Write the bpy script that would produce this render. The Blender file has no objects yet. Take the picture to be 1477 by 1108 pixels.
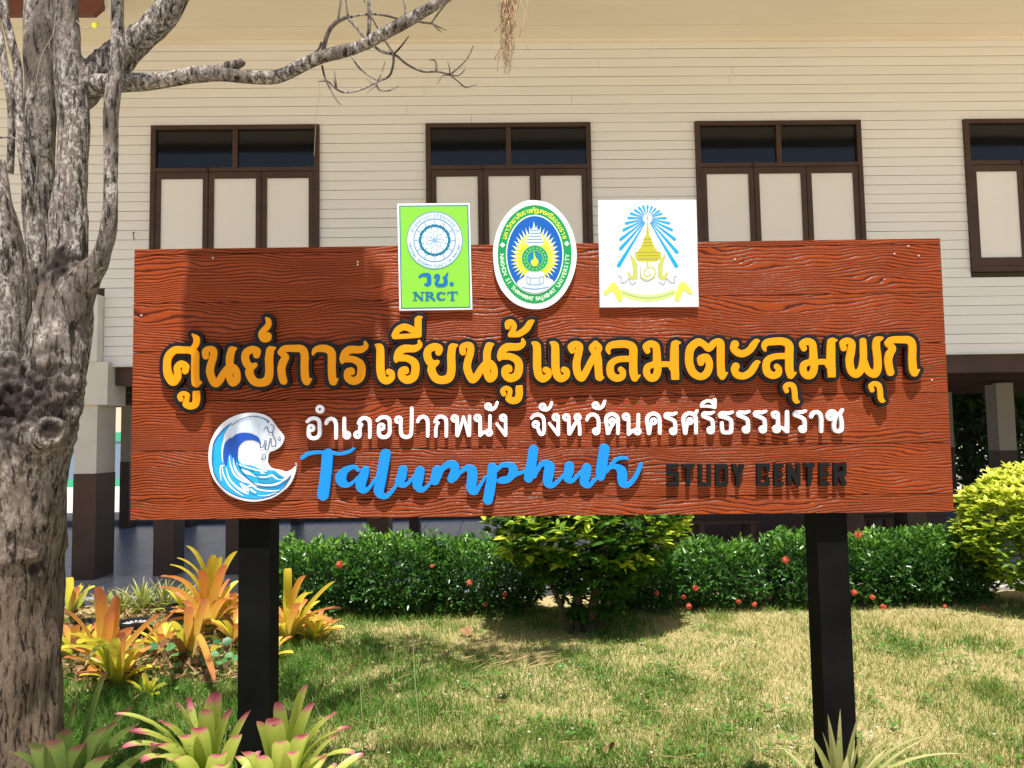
import bpy, math, random
import numpy as np
from mathutils import Vector, Matrix, noise
random.seed(7); rng = np.random.default_rng(7)
C = bpy.context.scene.collection
R = math.radians

# ---------------------------------------------------------------- camera, sky, sun, exposure
EYE = 1.55; FPX = 1109.0; CX, CY = 738.5, 554.0
YAW, PITCH, ROLL = 0.0224356, 0.0674579, -0.0170569
_F = Vector((math.sin(YAW)*math.cos(PITCH), math.cos(YAW)*math.cos(PITCH), math.sin(PITCH)))
_R = Vector((math.cos(YAW), -math.sin(YAW), 0)); _U = _R.cross(_F)
_c, _s = math.cos(ROLL), math.sin(ROLL)
RT = _R*_c + _U*_s; UP = _U*_c - _R*_s
cam = bpy.data.cameras.new('camera'); cam.sensor_width = 36; cam.lens = FPX/1477*36; cam.clip_end = 400; cam.clip_start = .05
camo = bpy.data.objects.new('camera', cam); C.objects.link(camo); bpy.context.scene.camera = camo
camo.matrix_world = Matrix(((RT.x, UP.x, -_F.x, 0), (RT.y, UP.y, -_F.y, 0), (RT.z, UP.z, -_F.z, EYE), (0, 0, 0, 1)))

SUN_EL = R(70); SUN_AZ = R(3)          # the sun stands behind the photographer, a little to the right
world = bpy.data.worlds.new('World'); bpy.context.scene.world = world; world.use_nodes = True
wn = world.node_tree.nodes; wl = world.node_tree.links
sky = wn.new('ShaderNodeTexSky'); sky.sky_type = 'NISHITA'; sky.sun_disc = False
sky.sun_elevation = SUN_EL; sky.sun_rotation = math.pi - SUN_AZ; sky.air_density = 1.0; sky.dust_density = 1.5; sky.ozone_density = 1.0
wl.new(sky.outputs[0], wn['Background'].inputs[0]); wn['Background'].inputs[1].default_value = 0.09
sun = bpy.data.lights.new('sun', 'SUN'); sun.energy = 5.0; sun.angle = R(.55); sun.color = (1, .965, .915)
suno = bpy.data.objects.new('sun', sun); C.objects.link(suno)
sd = Vector((math.sin(SUN_AZ)*math.cos(SUN_EL), -math.cos(SUN_AZ)*math.cos(SUN_EL), math.sin(SUN_EL)))
suno.rotation_euler = sd.to_track_quat('Z', 'Y').to_euler(); suno.location = sd*30
vs = bpy.context.scene.view_settings
vs.view_transform = 'Standard'; vs.look = 'None'; vs.gamma = 1; vs.use_curve_mapping = False
vs.exposure = 0.66
try:
    bpy.context.scene.cycles.max_bounces = 8; bpy.context.scene.cycles.transparent_max_bounces = 8
except Exception: pass

# ---------------------------------------------------------------- helpers
def ray(px, py): return RT*((px-CX)/FPX) + UP*((CY-py)/FPX) + _F
def at(px, py, Y):                      # world point seen at a picture position, on the upright plane y = Y
    d = ray(px, py); return d*(Y/d.y) + Vector((0, 0, EYE))
def ground(px, py, z=0):
    d = ray(px, py); p = d*((z-EYE)/d.z); p.z = z; return p
def tag(o, label=None, cat=None, group=None, kind=None):
    if label: o['label'] = label
    if cat: o['category'] = cat
    if group: o['group'] = group
    if kind: o['kind'] = kind
    return o
def empty(name, loc=(0,0,0), rz=0, **k):
    o = bpy.data.objects.new(name, None); C.objects.link(o); o.location = loc; o.rotation_euler = (0, 0, rz)
    o.empty_display_size = .1
    return tag(o, **k)
def link(name, me, mats=None, parent=None, **k):
    o = bpy.data.objects.new(name, me); C.objects.link(o)
    if mats is not None and not me.materials:
        for m in (mats if isinstance(mats, (list, tuple)) else [mats]): me.materials.append(m)
    if parent: o.parent = parent
    return tag(o, **k)
class MB:
    def __init__(s): s.v = []; s.f = []
    def quad(s, a, b, c, d):
        n = len(s.v); s.v += [tuple(a), tuple(b), tuple(c), tuple(d)]; s.f.append((n, n+1, n+2, n+3)); return s
    def box(s, x0, x1, y0, y1, z0, z1):
        n = len(s.v)
        s.v += [(x0,y0,z0),(x1,y0,z0),(x1,y1,z0),(x0,y1,z0),(x0,y0,z1),(x1,y0,z1),(x1,y1,z1),(x0,y1,z1)]
        s.f += [tuple(n+i for i in q) for q in ((0,3,2,1),(4,5,6,7),(0,1,5,4),(1,2,6,5),(2,3,7,6),(3,0,4,7))]; return s
    def prism(s, poly, axis, a, b):      # poly of 2-D points pushed along an axis
        n = len(s.v); k = len(poly)
        for t in (a, b):
            for p, q in poly: s.v.append({'x': (t,p,q), 'y': (p,t,q), 'z': (p,q,t)}[axis])
        s.f.append(tuple(range(n, n+k))); s.f.append(tuple(range(n+2*k-1, n+k-1, -1)))
        for i in range(k): s.f.append((n+i, n+(i+1)%k, n+k+(i+1)%k, n+k+i))
        return s
    def tube(s, pts, radii, n=8, cap=True, wob=0):
        pts = [Vector(p) for p in pts]; base = len(s.v); a = None
        for i, p in enumerate(pts):
            t = (pts[min(i+1, len(pts)-1)] - pts[max(i-1, 0)]).normalized()
            if a is None: a = t.cross(Vector((.2,.9,.1)) if abs(t.y) < .8 else Vector((1,0,0))).normalized()
            else: a = (a - t*a.dot(t)).normalized()      # carry the frame along, so the tube never twists
            b = t.cross(a)
            for k in range(n):
                an = 2*math.pi*k/n; r = radii[i]
                if wob: r *= 1 + wob*noise.noise(Vector((math.cos(an)*1.3, math.sin(an)*1.3, i*.35)) + p*3)
                s.v.append(tuple(p + a*math.cos(an)*r + b*math.sin(an)*r))
        for i in range(len(pts)-1):
            for k in range(n): s.f.append((base+i*n+k, base+i*n+(k+1)%n, base+(i+1)*n+(k+1)%n, base+(i+1)*n+k))
        if cap:
            s.f.append(tuple(base+k for k in range(n-1, -1, -1))); s.f.append(tuple(base+(len(pts)-1)*n+k for k in range(n)))
        return s
    def mesh(s, name, sm=False):
        me = bpy.data.meshes.new(name); me.from_pydata(s.v, [], s.f); me.update()
        import bmesh
        bm = bmesh.new(); bm.from_mesh(me); bmesh.ops.recalc_face_normals(bm, faces=bm.faces); bm.to_mesh(me); bm.free()
        if sm: me.polygons.foreach_set('use_smooth', [True]*len(me.polygons))
        return me
    def build(s, name, mat, parent=None, sm=False, **k):
        return link(name, s.mesh(name, sm), mat, parent, **k)
def np_mesh(name, V, Fq, attrs=None, uv=None, smooth_=False):
    # V (n,3); Fq list of index arrays (m,k) of equal k
    me = bpy.data.meshes.new(name); me.vertices.add(len(V)); me.vertices.foreach_set('co', np.asarray(V, np.float32).ravel())
    loops = np.concatenate([f.ravel() for f in Fq]); tot = np.concatenate([np.full(len(f), f.shape[1]) for f in Fq])
    start = np.concatenate([[0], np.cumsum(tot)[:-1]])
    me.loops.add(len(loops)); me.loops.foreach_set('vertex_index', loops.astype(np.int32))
    me.polygons.add(len(tot)); me.polygons.foreach_set('loop_start', start.astype(np.int32))
    if smooth_: me.polygons.foreach_set('use_smooth', np.ones(len(tot), bool))
    for k, a in (attrs or {}).items():
        at_ = me.attributes.new(k, 'FLOAT', 'POINT'); at_.data.foreach_set('value', np.asarray(a, np.float32))
    me.update(calc_edges=True); me.validate(); return me

# ---------------------------------------------------------------- materials
def mat(name, col, rough=.7, spec=.5, var=None, vscale=4, vstretch=(1,1,1), bump=0, bscale=30, bstretch=None, coat=0, trans=0, detail=5, emis=None, coord='Object', contrast=(.35,.65)):
    m = bpy.data.materials.new(name); m.use_nodes = True; nt = m.node_tree; N = nt.nodes; L = nt.links
    b = N['Principled BSDF']; b.inputs['Base Color'].default_value = (*col, 1); b.inputs['Roughness'].default_value = rough
    b.inputs['Specular IOR Level'].default_value = spec
    if coat: b.inputs['Coat Weight'].default_value = coat; b.inputs['Coat Roughness'].default_value = .12
    tc = N.new('ShaderNodeTexCoord')
    def noise_(scale, stretch, det=detail):
        mp = N.new('ShaderNodeMapping'); mp.inputs['Scale'].default_value = stretch; L.new(tc.outputs[coord], mp.inputs[0])
        n = N.new('ShaderNodeTexNoise'); n.inputs['Scale'].default_value = scale; n.inputs['Detail'].default_value = det; L.new(mp.outputs[0], n.inputs[0]); return n
    if var is not None:
        n = noise_(vscale, vstretch); r = N.new('ShaderNodeMapRange'); r.inputs[1].default_value = contrast[0]; r.inputs[2].default_value = contrast[1]
        L.new(n.outputs[0], r.inputs[0]); mx = N.new('ShaderNodeMix'); mx.data_type = 'RGBA'
        mx.inputs[6].default_value = (*col, 1); mx.inputs[7].default_value = (*var, 1); L.new(r.outputs[0], mx.inputs[0]); L.new(mx.outputs[2], b.inputs['Base Color'])
        m['mix'] = mx.name
    if bump:
        n = noise_(bscale, bstretch or vstretch, 8); bp = N.new('ShaderNodeBump'); bp.inputs['Strength'].default_value = 1; bp.inputs['Distance'].default_value = bump
        L.new(n.outputs[0], bp.inputs['Height']); L.new(bp.outputs[0], b.inputs['Normal'])
    if trans:
        t = N.new('ShaderNodeBsdfTranslucent'); ms = N.new('ShaderNodeMixShader'); ms.inputs[0].default_value = trans
        src = b.inputs['Base Color'].links[0].from_socket if b.inputs['Base Color'].links else None
        if src: L.new(src, t.inputs[0])
        else: t.inputs[0].default_value = (*col, 1)
        L.new(b.outputs[0], ms.inputs[1]); L.new(t.outputs[0], ms.inputs[2]); L.new(ms.outputs[0], N['Material Output'].inputs[0])
    return m
def leafmat(name, stops, rough=.45, trans=.35, attr='tint', bump=0, spec=.5):
    m = bpy.data.materials.new(name); m.use_nodes = True; N = m.node_tree.nodes; L = m.node_tree.links
    b = N['Principled BSDF']; b.inputs['Roughness'].default_value = rough; b.inputs['Specular IOR Level'].default_value = spec
    a = N.new('ShaderNodeAttribute'); a.attribute_name = attr
    r = N.new('ShaderNodeValToRGB'); e = r.color_ramp.elements
    while len(e) < len(stops): e.new(.5)
    for i, (p, c) in enumerate(stops): e[i].position = p; e[i].color = (*c, 1)
    L.new(a.outputs['Fac'], r.inputs[0]); L.new(r.outputs[0], b.inputs['Base Color'])
    t = N.new('ShaderNodeBsdfTranslucent'); L.new(r.outputs[0], t.inputs[0]); ms = N.new('ShaderNodeMixShader'); ms.inputs[0].default_value = trans
    L.new(b.outputs[0], ms.inputs[1]); L.new(t.outputs[0], ms.inputs[2]); L.new(ms.outputs[0], N['Material Output'].inputs[0])
    return m
def leafcloud(Cn, D, N_, length, width, fold=.15, droop=.0, extra=None):
    """arrays: centres, directions, normals -> six-vertex leaves"""
    n = len(Cn); D = D/np.linalg.norm(D, axis=1, keepdims=True); Wv = np.cross(D, N_); Wv /= np.linalg.norm(Wv, axis=1, keepdims=True)+1e-9
    Nn = np.cross(Wv, D); Ln = np.broadcast_to(length, n)[:,None]; Wn = np.broadcast_to(width, n)[:,None]
    P = [Cn, Cn+D*Ln*.35+Wv*Wn*.46+Nn*Wn*fold, Cn+D*Ln*.7+Wv*Wn*.38+Nn*(Wn*fold-Ln*droop*.4), Cn+D*Ln-Nn*Ln*droop,
         Cn+D*Ln*.7-Wv*Wn*.38+Nn*(Wn*fold-Ln*droop*.4), Cn+D*Ln*.35-Wv*Wn*.46+Nn*Wn*fold]
    V = np.stack(P, 1).reshape(-1, 3); i = np.arange(n)[:,None]*6
    F = np.concatenate([i+np.array([[0,1,2,3]]), i+np.array([[0,3,4,5]])])
    return V, F
# ---------------------------------------------------------------- ground, path, floor
m_soil = mat('lawn_soil', (.36,.30,.14), .95, .1, var=(.42,.34,.17), vscale=1.6, bump=.02, bscale=40)
m_pave = mat('concrete_path', (.42,.39,.35), .9, .2, var=(.34,.32,.29), vscale=3, bump=.003, bscale=60)
m_yard = mat('pale_yard', (.55,.49,.40), .9, .2, var=(.46,.41,.33), vscale=1)
g = MB()
nx = 70; xs = np.linspace(-60, 60, nx); ys = np.concatenate([np.linspace(-60, 0, 20), np.linspace(.3, 9, 50), np.linspace(10, 120, 25)])
V = []; 
for y in ys:
    for x in xs:
        z = .018*noise.noise(Vector((x*.9, y*.9, 0))) if abs(x) < 10 and 1 < y < 7 else 0
        V.append((x, y, z))
ii = np.array([(j*nx+i, j*nx+i+1, (j+1)*nx+i+1, (j+1)*nx+i) for j in range(len(ys)-1) for i in range(nx-1)])
link('ground', np_mesh('ground', V, [ii], smooth_=True), m_soil, kind='structure')
MB().box(-40, 40, -9, 1.6, -.2, .03).build('added_bounce_slab', mat('bounce_slab_concrete', (.55,.51,.46), .9, .2, var=(.48,.44,.39), vscale=2), kind='structure')  # unseen pale slab, added around the viewer to bounce light onto the wall
MB().box(3.3, 20, 7.35, 8.28, -.2, .03).build('path', m_pave, kind='structure')
MB().box(-60, 60, 14.42, 60, -.2, .02).build('courtyard', m_yard, kind='structure')
MB().box(-25, 25, 14.18, 14.4, -.2, .14).build('kerb', mat('kerb_grey', (.16,.16,.16), .9), kind='structure')

# tiled floor below the building: every visible tile is its own piece
m_tile = mat('floor_tile', (.30,.30,.345), .34, .6, var=(.37,.37,.41), vscale=2.2, vstretch=(.4,1,1))
m_grout = mat('floor_grout', (.09,.09,.10), .8)
floor = MB().box(-12, 12, 7.55, 14.16, -.2, .045) if 0 else MB().box(-12, 3.28, 7.55, 8.3, -.2, .045).box(-12, 12, 8.3, 14.16, -.2, .045).build('tiled_floor', m_grout, kind='structure')
tm = MB().box(0, .592, 0, .647, 0, .008).mesh('tile')
tm.materials.append(m_tile)
cnt = 0
big = MB()
for j in range(10):
    for i in range(32):
        x = -9.6 + i*.6; y = 7.58 + j*.655
        if j == 0 and x > 2.6: continue
        if -7.5 < x < 3.2 and cnt < 290:
            o = link('tile', tm, None, floor); o.location = (x, y, .0462); cnt += 1
        else: big.box(x, x+.592, y, y+.647, .0462, .0542)
big.build('tile_field', m_tile, floor, kind='stuff')

# ---------------------------------------------------------------- the stilted wooden building
YW = 8.7
bld = empty('stilt_building', (0, YW, 0), label='long cream clapboard building on brown stilts behind the sign', cat='building')
inv = Vector((0, -YW, 0))
def B(mb, name, m, parent=None, **k):                    # building parts are given in world coordinates and hung on the building
    mb.v = [(x, y-YW, z) for x, y, z in mb.v]
    return mb.build(name, m, parent or bld, **k)
m_side = mat('cream_paint', (.90,.86,.84), .6, .3, var=(.87,.82,.79), vscale=1.3, vstretch=(.5,1,3), bump=.0012, bscale=18, bstretch=(.5,1,14))
m_side2 = mat('cream_paint_worn', (.89,.84,.81), .65, .3, var=(.90,.87,.85), vscale=2.1, vstretch=(.3,1,6), bump=.0015, bscale=18, bstretch=(.5,1,14))
m_soff = mat('soffit_paint', (.90,.82,.71), .65, .3, var=(.86,.77,.65), vscale=1.2, vstretch=(.6,2,1), bump=.001, bscale=12)
m_brown = mat('brown_paint', (.075,.036,.022), .55, .4, var=(.055,.027,.017), vscale=3, bump=.0006, bscale=40)
m_dbrown = mat('dark_brown_timber', (.035,.018,.012), .7, .3, var=(.05,.025,.016), vscale=5, vstretch=(.3,1,3))
m_panel = mat('shutter_panel', (.90,.85,.82), .5, .4, var=(.88,.82,.78), vscale=1.5)
m_glass = mat('dark_window_glass', (.008,.009,.010), .05, .4, bump=.0004, bscale=3)
m_gap = mat('board_shadow_gap', (.09,.07,.05), .9, .1)
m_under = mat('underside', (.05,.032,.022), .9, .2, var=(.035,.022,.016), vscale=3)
m_colc = mat('column_cream', (.74,.68,.62), .75, .3, var=(.64,.58,.52), vscale=2.2, bump=.002, bscale=20)
m_white = mat('trim_white', (.78,.76,.72), .6, .3, var=(.70,.67,.62), vscale=3)
Z0 = at(738, 519.5, YW).z; Z1 = at(738, 59, YW).z
XL = at(150, 480, YW).x; XR = 11.5
wins = []                                               # window rectangles (x0, x1)
WT = at(614, 180, YW).z; WB = at(1402, 393, YW).z
wins.append((at(220,183,YW).x, at(461,181,YW).x)); wins.append((at(614,180,YW).x, at(851,178,YW).x)); wins.append((at(1001,176,YW).x, at(1239,174,YW).x))
step = wins[2][0]-wins[1][0]
wins.append((at(1387,173,YW).x, at(1387,173,YW).x + wins[2][1]-wins[2][0])); wins.append((wins[3][0]+step, wins[3][1]+step))
wins.append((wins[0][0]-2*step, wins[0][1]-2*step))
XLL = -9.5
wall = B(MB().box(XLL, XR, YW+.03, YW+.12, Z0+.02, Z1+.3), 'wall', m_gap)
rows = 34; pitch = (Z1-Z0)/rows
rnd = random.Random(3)
board_cache = {}
def board(x0, x1, z, h, m):
    w = x1-x0; key = (round(w, 3), m.name, rnd.randint(0, 1))
    if key not in board_cache:
        y0 = -.0065 - .002*rnd.random(); mb = MB()
        # a lapped board: the lower edge stands proud, the upper edge tucks behind the next board
        n = max(2, int(w/.6)); sag = [rnd.uniform(-.0016, .0016) for _ in range(n+1)]
        for i in range(n):
            a, b2 = i*w/n, (i+1)*w/n; s0, s1 = sag[i], sag[i+1]
            zb = .0032; zt = h-.001
            mb.quad((a, y0+s0, zb+s0), (b2, y0+s1, zb+s1), (b2, -.002, zt), (a, -.002, zt))
            mb.quad((a, .02, zb+s0), (b2, .02, zb+s1), (b2, y0+s1, zb+s1), (a, y0+s0, zb+s0))
        mb.quad((0, .02, .005), (0, y0, .005), (0, -.004, h-.002), (0, .02, h-.002)); mb.quad((w, y0, .005), (w, .02, .005), (w, .02, h-.002), (w, -.004, h-.002))
        me = mb.mesh('siding_board'); me.materials.append(m); board_cache[key] = me
    o = link('siding_board', board_cache[key], None, bld); o.location = (x0, .0, z)
for r in range(rows):
    z = Z0 + r*pitch; cuts = []
    if z + pitch > WB+.01 and z < WT-.01:
        cuts = sorted(wins)
    x = XLL if z > at(120, 425, YW).z else XL
    segs = []
    for a, b2 in cuts:
        if a > x: segs.append((x, a)); 
        x = max(x, b2)
    segs.append((x, XR))
    for a, b2 in segs:
        if b2-a < .02: continue
        # long runs are made of two or three lengths butted at a hair joint
        k = 1 if b2-a < 9 else 2; js = [a] + [a+(b2-a)*(q+rnd.uniform(-.2,.2))/k for q in range(1, k)] + [b2]
        for p, q in zip(js[:-1], js[1:]): board(p+.0015, q-.0015, z, pitch, m_side if rnd.random() < .75 else m_side2)
# windows
def window(x0, x1):
    rt = empty('window', (x0, 0, 0)); rt.parent = bld
    w = x1-x0; T = WT; Bm = WB; fr = .055
    zt = at(1100, 240, YW).z; zt2 = at(1100, 249, YW).z
    def b(name, a0, a1, z0, z1, y0, y1, m, par=None): return MB().box(a0, a1, y0, y1, z0, z1).build(name, m, par or rt)
    f = MB(); f.box(0, fr, -.045, .03, Bm, T).box(w-fr, w, -.045, .03, Bm, T).box(fr, w-fr, -.045, .03, T-.05, T).box(fr, w-fr, -.045, .03, Bm, Bm+.06).box(fr, w-fr, -.043, .03, zt-.015, zt+.03)
    f.build('window_frame', m_brown, rt)
    b('mullion', w/2-.028, w/2+.028, zt+.03, T-.05, -.04, .02, m_brown)
    for a0, a1 in ((fr, w/2-.028), (w/2+.028, w-fr)):
        b('pane', a0, a1, zt+.03, T-.05, -.008, .0, m_glass)
    lw = (w-2*fr)/3
    for k in range(3):
        a0 = fr+k*lw+.004; a1 = fr+(k+1)*lw-.004; z0 = Bm+.065; z1 = zt-.02; s = .058
        sh = MB(); sh.box(a0, a0+s, -.035, .0, z0, z1).box(a1-s, a1, -.035, .0, z0, z1).box(a0+s, a1-s, -.035, .0, z1-.075, z1).box(a0+s, a1-s, -.035, .0, z0, z0+.1)
        sh.build('shutter_frame', m_brown, rt)
        b('shutter_panel', a0+s, a1-s, z0+.1, z1-.075, -.018, -.002, m_panel)
    MB().box(0, w, .0, .02, Bm, T).build('backing', m_gap, rt)
    for hx, hz in ((fr+lw*.97, zt+.0), (fr+lw*2.03, Bm+.1)):
        MB().box(hx, hx+.02, -.058, -.046, hz-.03, hz+.03).build('hinge', m_dbrown, rt)
for a, b2 in sorted(wins): window(a, b2)
# soffit boards, eave and roof
zs = Z1
for k in range(10):
    y0 = YW-.02-(k+1)*.31; B(MB().box(XLL, XR, y0+.003, y0+.307, zs+.004*(k%2), zs+.03), 'soffit_board', m_soff)
B(MB().box(XLL, XR, YW-.055, YW-.002, zs-.035, zs-.001), 'soffit_trim', m_soff)
B(MB().box(XLL, XR, YW-3.17, YW-3.12, zs-.12, zs+.2), 'eave_fascia', m_brown)
B(MB().box(XLL-.3, XR+.3, YW-3.25, 15, zs+.2, zs+.26), 'roof', mat('roof_sheet', (.25,.12,.08), .6))
B(MB().prism([(at(-60,0,7.3).x, at(0,-40,7.3).z), (at(-60,0,7.3).x, at(0,21,7.3).z), (at(134,21,7.3).x, at(134,21,7.3).z), (at(147,10,7.3).x, at(147,10,7.3).z), (at(147,-40,7.3).x, at(147,-40,7.3).z)], 'y', 7.3, 7.36), 'porch_fascia', mat('red_brown_fascia', (.16,.05,.03), .5))
B(MB().prism([(at(148,-40,7.34).x, at(148,-40,7.34).z), (at(150,5,7.34).x, at(150,5,7.34).z), (at(158,32,7.34).x, at(158,32,7.34).z), (at(162,-40,7.34).x, at(162,-40,7.34).z)], 'y', 7.34, 7.6), 'porch_bracket', m_white)
# bottom edge, beams, columns
B(MB().box(XL, XR, YW-.035, YW+.1, Z0-.012, Z0+.006), 'drip_edge', m_white)
zb1 = at(738, 548, YW+.1).z; zb2 = Z0-.015
B(MB().box(XL+.12, XR, YW+.04, YW+.2, zb1, zb2), 'edge_beam', m_brown)
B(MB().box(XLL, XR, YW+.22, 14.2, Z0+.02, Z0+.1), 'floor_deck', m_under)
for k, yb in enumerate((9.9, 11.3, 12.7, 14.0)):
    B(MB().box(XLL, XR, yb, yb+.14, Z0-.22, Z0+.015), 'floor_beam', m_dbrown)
for k in range(16):
    x = XLL+.4+k*1.32; B(MB().box(x, x+.08, YW+.3, 14.1, Z0-.08, Z0+.012), 'joist', m_dbrown)
ZC = at(130, 683, YW).z
def column(x0, x1, y, d, ztop, cream=m_colc, base=.046):
    c = B(MB().box(x0, x1, y, y+d, ZC, ztop), 'column', cream)
    B(MB().box(x0-.004, x1+.004, y-.004, y+d+.004, base, ZC), 'column_base', m_brown)
zt_ = Z0-.02
# the first pillar carries a pale beam and a boxed pilaster at the corner of the wall
x0 = at(107, 700, YW-.05).x; x1 = at(139, 700, YW-.05).x
column(x0, x1, YW-.06, .42, at(120, 585, YW).z-.001)
B(MB().box(XLL, at(163, 550, YW).x, YW-.12, YW+.3, at(120, 585, YW).z, at(120, 524, YW).z), 'pale_beam', m_colc)
B(MB().box(at(127,480,YW).x, XL-.004, YW-.14, YW+.02, at(120, 524, YW).z+.002, at(140, 428, YW).z), 'pilaster', m_white)
B(MB().box(XLL, at(127,480,YW).x-.003, YW-.05, YW+.02, at(120, 524, YW).z+.002, at(140, 428, YW).z), 'pale_infill', m_colc)
for a, b2, y, d in ((222,250,YW+.1,.3),(326,345,YW+.1,.3),(530,560,YW+.1,.34),(1222,1246,YW+.1,.34),(1310,1337,YW+.1,.3),(1565,1590,YW+.1,.3)):
    column(at(a,760,y).x, at(b2,760,y).x, y, d, zt_)
for a, b2, y, d in ((590,604,10.6,.26),(1372,1380,13.8,.24),(1445,1470,11.2,.26),(173,186,13.7,.3),(262,275,13.7,.3),(420,432,13.7,.3),(880,894,12,.26),(1095,1120,11,.26)):
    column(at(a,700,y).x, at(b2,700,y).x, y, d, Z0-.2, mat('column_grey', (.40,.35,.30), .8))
# a low brown screen wall under the right half
B(MB().box(at(965,760,10.2).x, at(1365,760,10.2).x, 10.2, 10.32, .046, at(1100,742,10.2).z+.25), 'low_wall', mat('low_wall_brown', (.10,.05,.035), .7, var=(.08,.04,.03)))

# rusty hook on the wall above the left end of the sign
hk = at(194, 338, YW-.03); mb = MB(); mb.tube([(0,0,.02),(0,-.03,.015),(.004,-.035,-.02),(.012,-.03,-.06),(.0,-.02,-.075)], [.006,.007,.006,.006,.004], 6); mb.v = [(x+hk.x, y+hk.y, z+hk.z) for x, y, z in mb.v]; B(mb, 'rusty_hook', mat('rust', (.16,.07,.03), .9))
# benches stored under the floor
m_ben = mat('bench_timber', (.13,.055,.03), .6, .4, var=(.09,.04,.022), vscale=6, vstretch=(.3,1,1))
def bench(px0, px1, y, label, back=False):
    x0, x1 = at(px0,760,y).x, at(px1,760,y).x; w = x1-x0; s = empty('wooden_bench', (x0, y, .046), label=label, cat='bench')
    for k in range(3): MB().box(0, w, k*.12, k*.12+.11, .40, .43).build('seat_slat', m_ben, s)
    for lx in (.05, w-.10):
        for ly in (.01, .30): MB().box(lx, lx+.05, ly, ly+.05, 0, .40).build('leg', m_ben, s)
    MB().box(.10, w-.10, .16, .19, .12, .16).build('stretcher', m_ben, s)
    if back:
        for k in range(2): MB().box(0, w, .36, .38, .55+k*.13, .64+k*.13).build('back_slat', m_ben, s)
bench(1005, 1095, 9.3, 'dark wooden bench under the building left of the right post'); bench(1248, 1306, 9.4, 'short dark wooden bench under the building right of the right post')
# far side of the yard: blue grey wall with two green bands
yf = 27.4
fw = empty('yard_wall', (-12, yf, 0), label='far blue-grey wall with green bands, seen beyond the first pillar', cat='wall')
def FW(z0, z1, y, name, m): MB().box(-22, 22, y, .3, z0, z1).build(name, m, fw)
zz = lambda p: at(150, p, yf).z
FW(0.02, zz(691), -.03, 'green_band', mat('green_paint', (.05,.38,.20), .5)); FW(zz(691), zz(637), 0, 'wall_panel', mat('blue_grey_paint', (.17,.23,.31), .7))
FW(zz(637), zz(624), -.03, 'green_band', bpy.data.materials['green_paint']); FW(zz(624), zz(560), 0, 'upper_wall', mat('peach_paint', (.75,.55,.40), .7))
# ---------------------------------------------------------------- flat cut-out shapes: strokes and outlines -> solid lettering
def smooth(pts, step=1.0, closed=False):
    P = np.array([p[:2] for p in pts], float); Wd = np.array([p[2] if len(p) > 2 else 0. for p in pts], float)
    if len(P) < 2: return np.array([[P[0,0], P[0,1], Wd[0]]])
    Q = np.column_stack([P, Wd])
    if closed: Q = np.vstack([Q[-1], Q, Q[0], Q[1]])
    else: Q = np.vstack([2*Q[0]-Q[1], Q, 2*Q[-1]-Q[-2]])
    out = []
    for i in range(1, len(Q) - 2):
        p0, p1, p2, p3 = Q[i-1], Q[i], Q[i+1], Q[i+2]
        n = max(2, int(np.hypot(*(p2-p1)[:2]) / step))
        for t in np.arange(n) / n:
            q = .5*((2*p1)+(-p0+p2)*t+(2*p0-5*p1+4*p2-p3)*t*t+(-p0+3*p1-3*p2+p3)*t**3)
            q[2] = p1[2]*(1-t)+p2[2]*t; out.append(q)
    if not closed: out.append(Q[-2])
    return np.array(out)
def line(pts, step=1.0):
    out = []
    for a, b in zip(pts[:-1], pts[1:]):
        n = max(2, int(math.hypot(b[0]-a[0], b[1]-a[1]) / step))
        for k in range(n + 1): out.append([a[j] + (b[j]-a[j])*k/n for j in range(3)])
    return np.array(out)
def samples(entry, scale, straight=False):
    x0, y0, strokes = entry
    S = []
    for s in strokes:
        q = (line if straight else smooth)(s, 3.0)
        S.append(np.column_stack([x0 + q[:,0]/scale, y0 + q[:,1]/scale, q[:,2]/scale]))
    return np.vstack(S)
def field(S, x0, y0, nx, ny, h, chebyshev=False):
    X = x0 + np.arange(nx)*h; Y = y0 + np.arange(ny)*h
    F = np.full((ny, nx), 1e3)
    for x, y, r in S:
        i0 = max(0, int((x-r-9-x0)/h)); i1 = min(nx, int((x+r+9-x0)/h)+2); j0 = max(0, int((y-r-9-y0)/h)); j1 = min(ny, int((y+r+9-y0)/h)+2)
        dx = X[None, i0:i1]-x; dy = Y[j0:j1, None]-y
        d = (np.maximum(abs(dx), abs(dy)) if chebyshev else np.sqrt(dx*dx+dy*dy)) - r
        F[j0:j1, i0:i1] = np.minimum(F[j0:j1, i0:i1], d)
    return F
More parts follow.
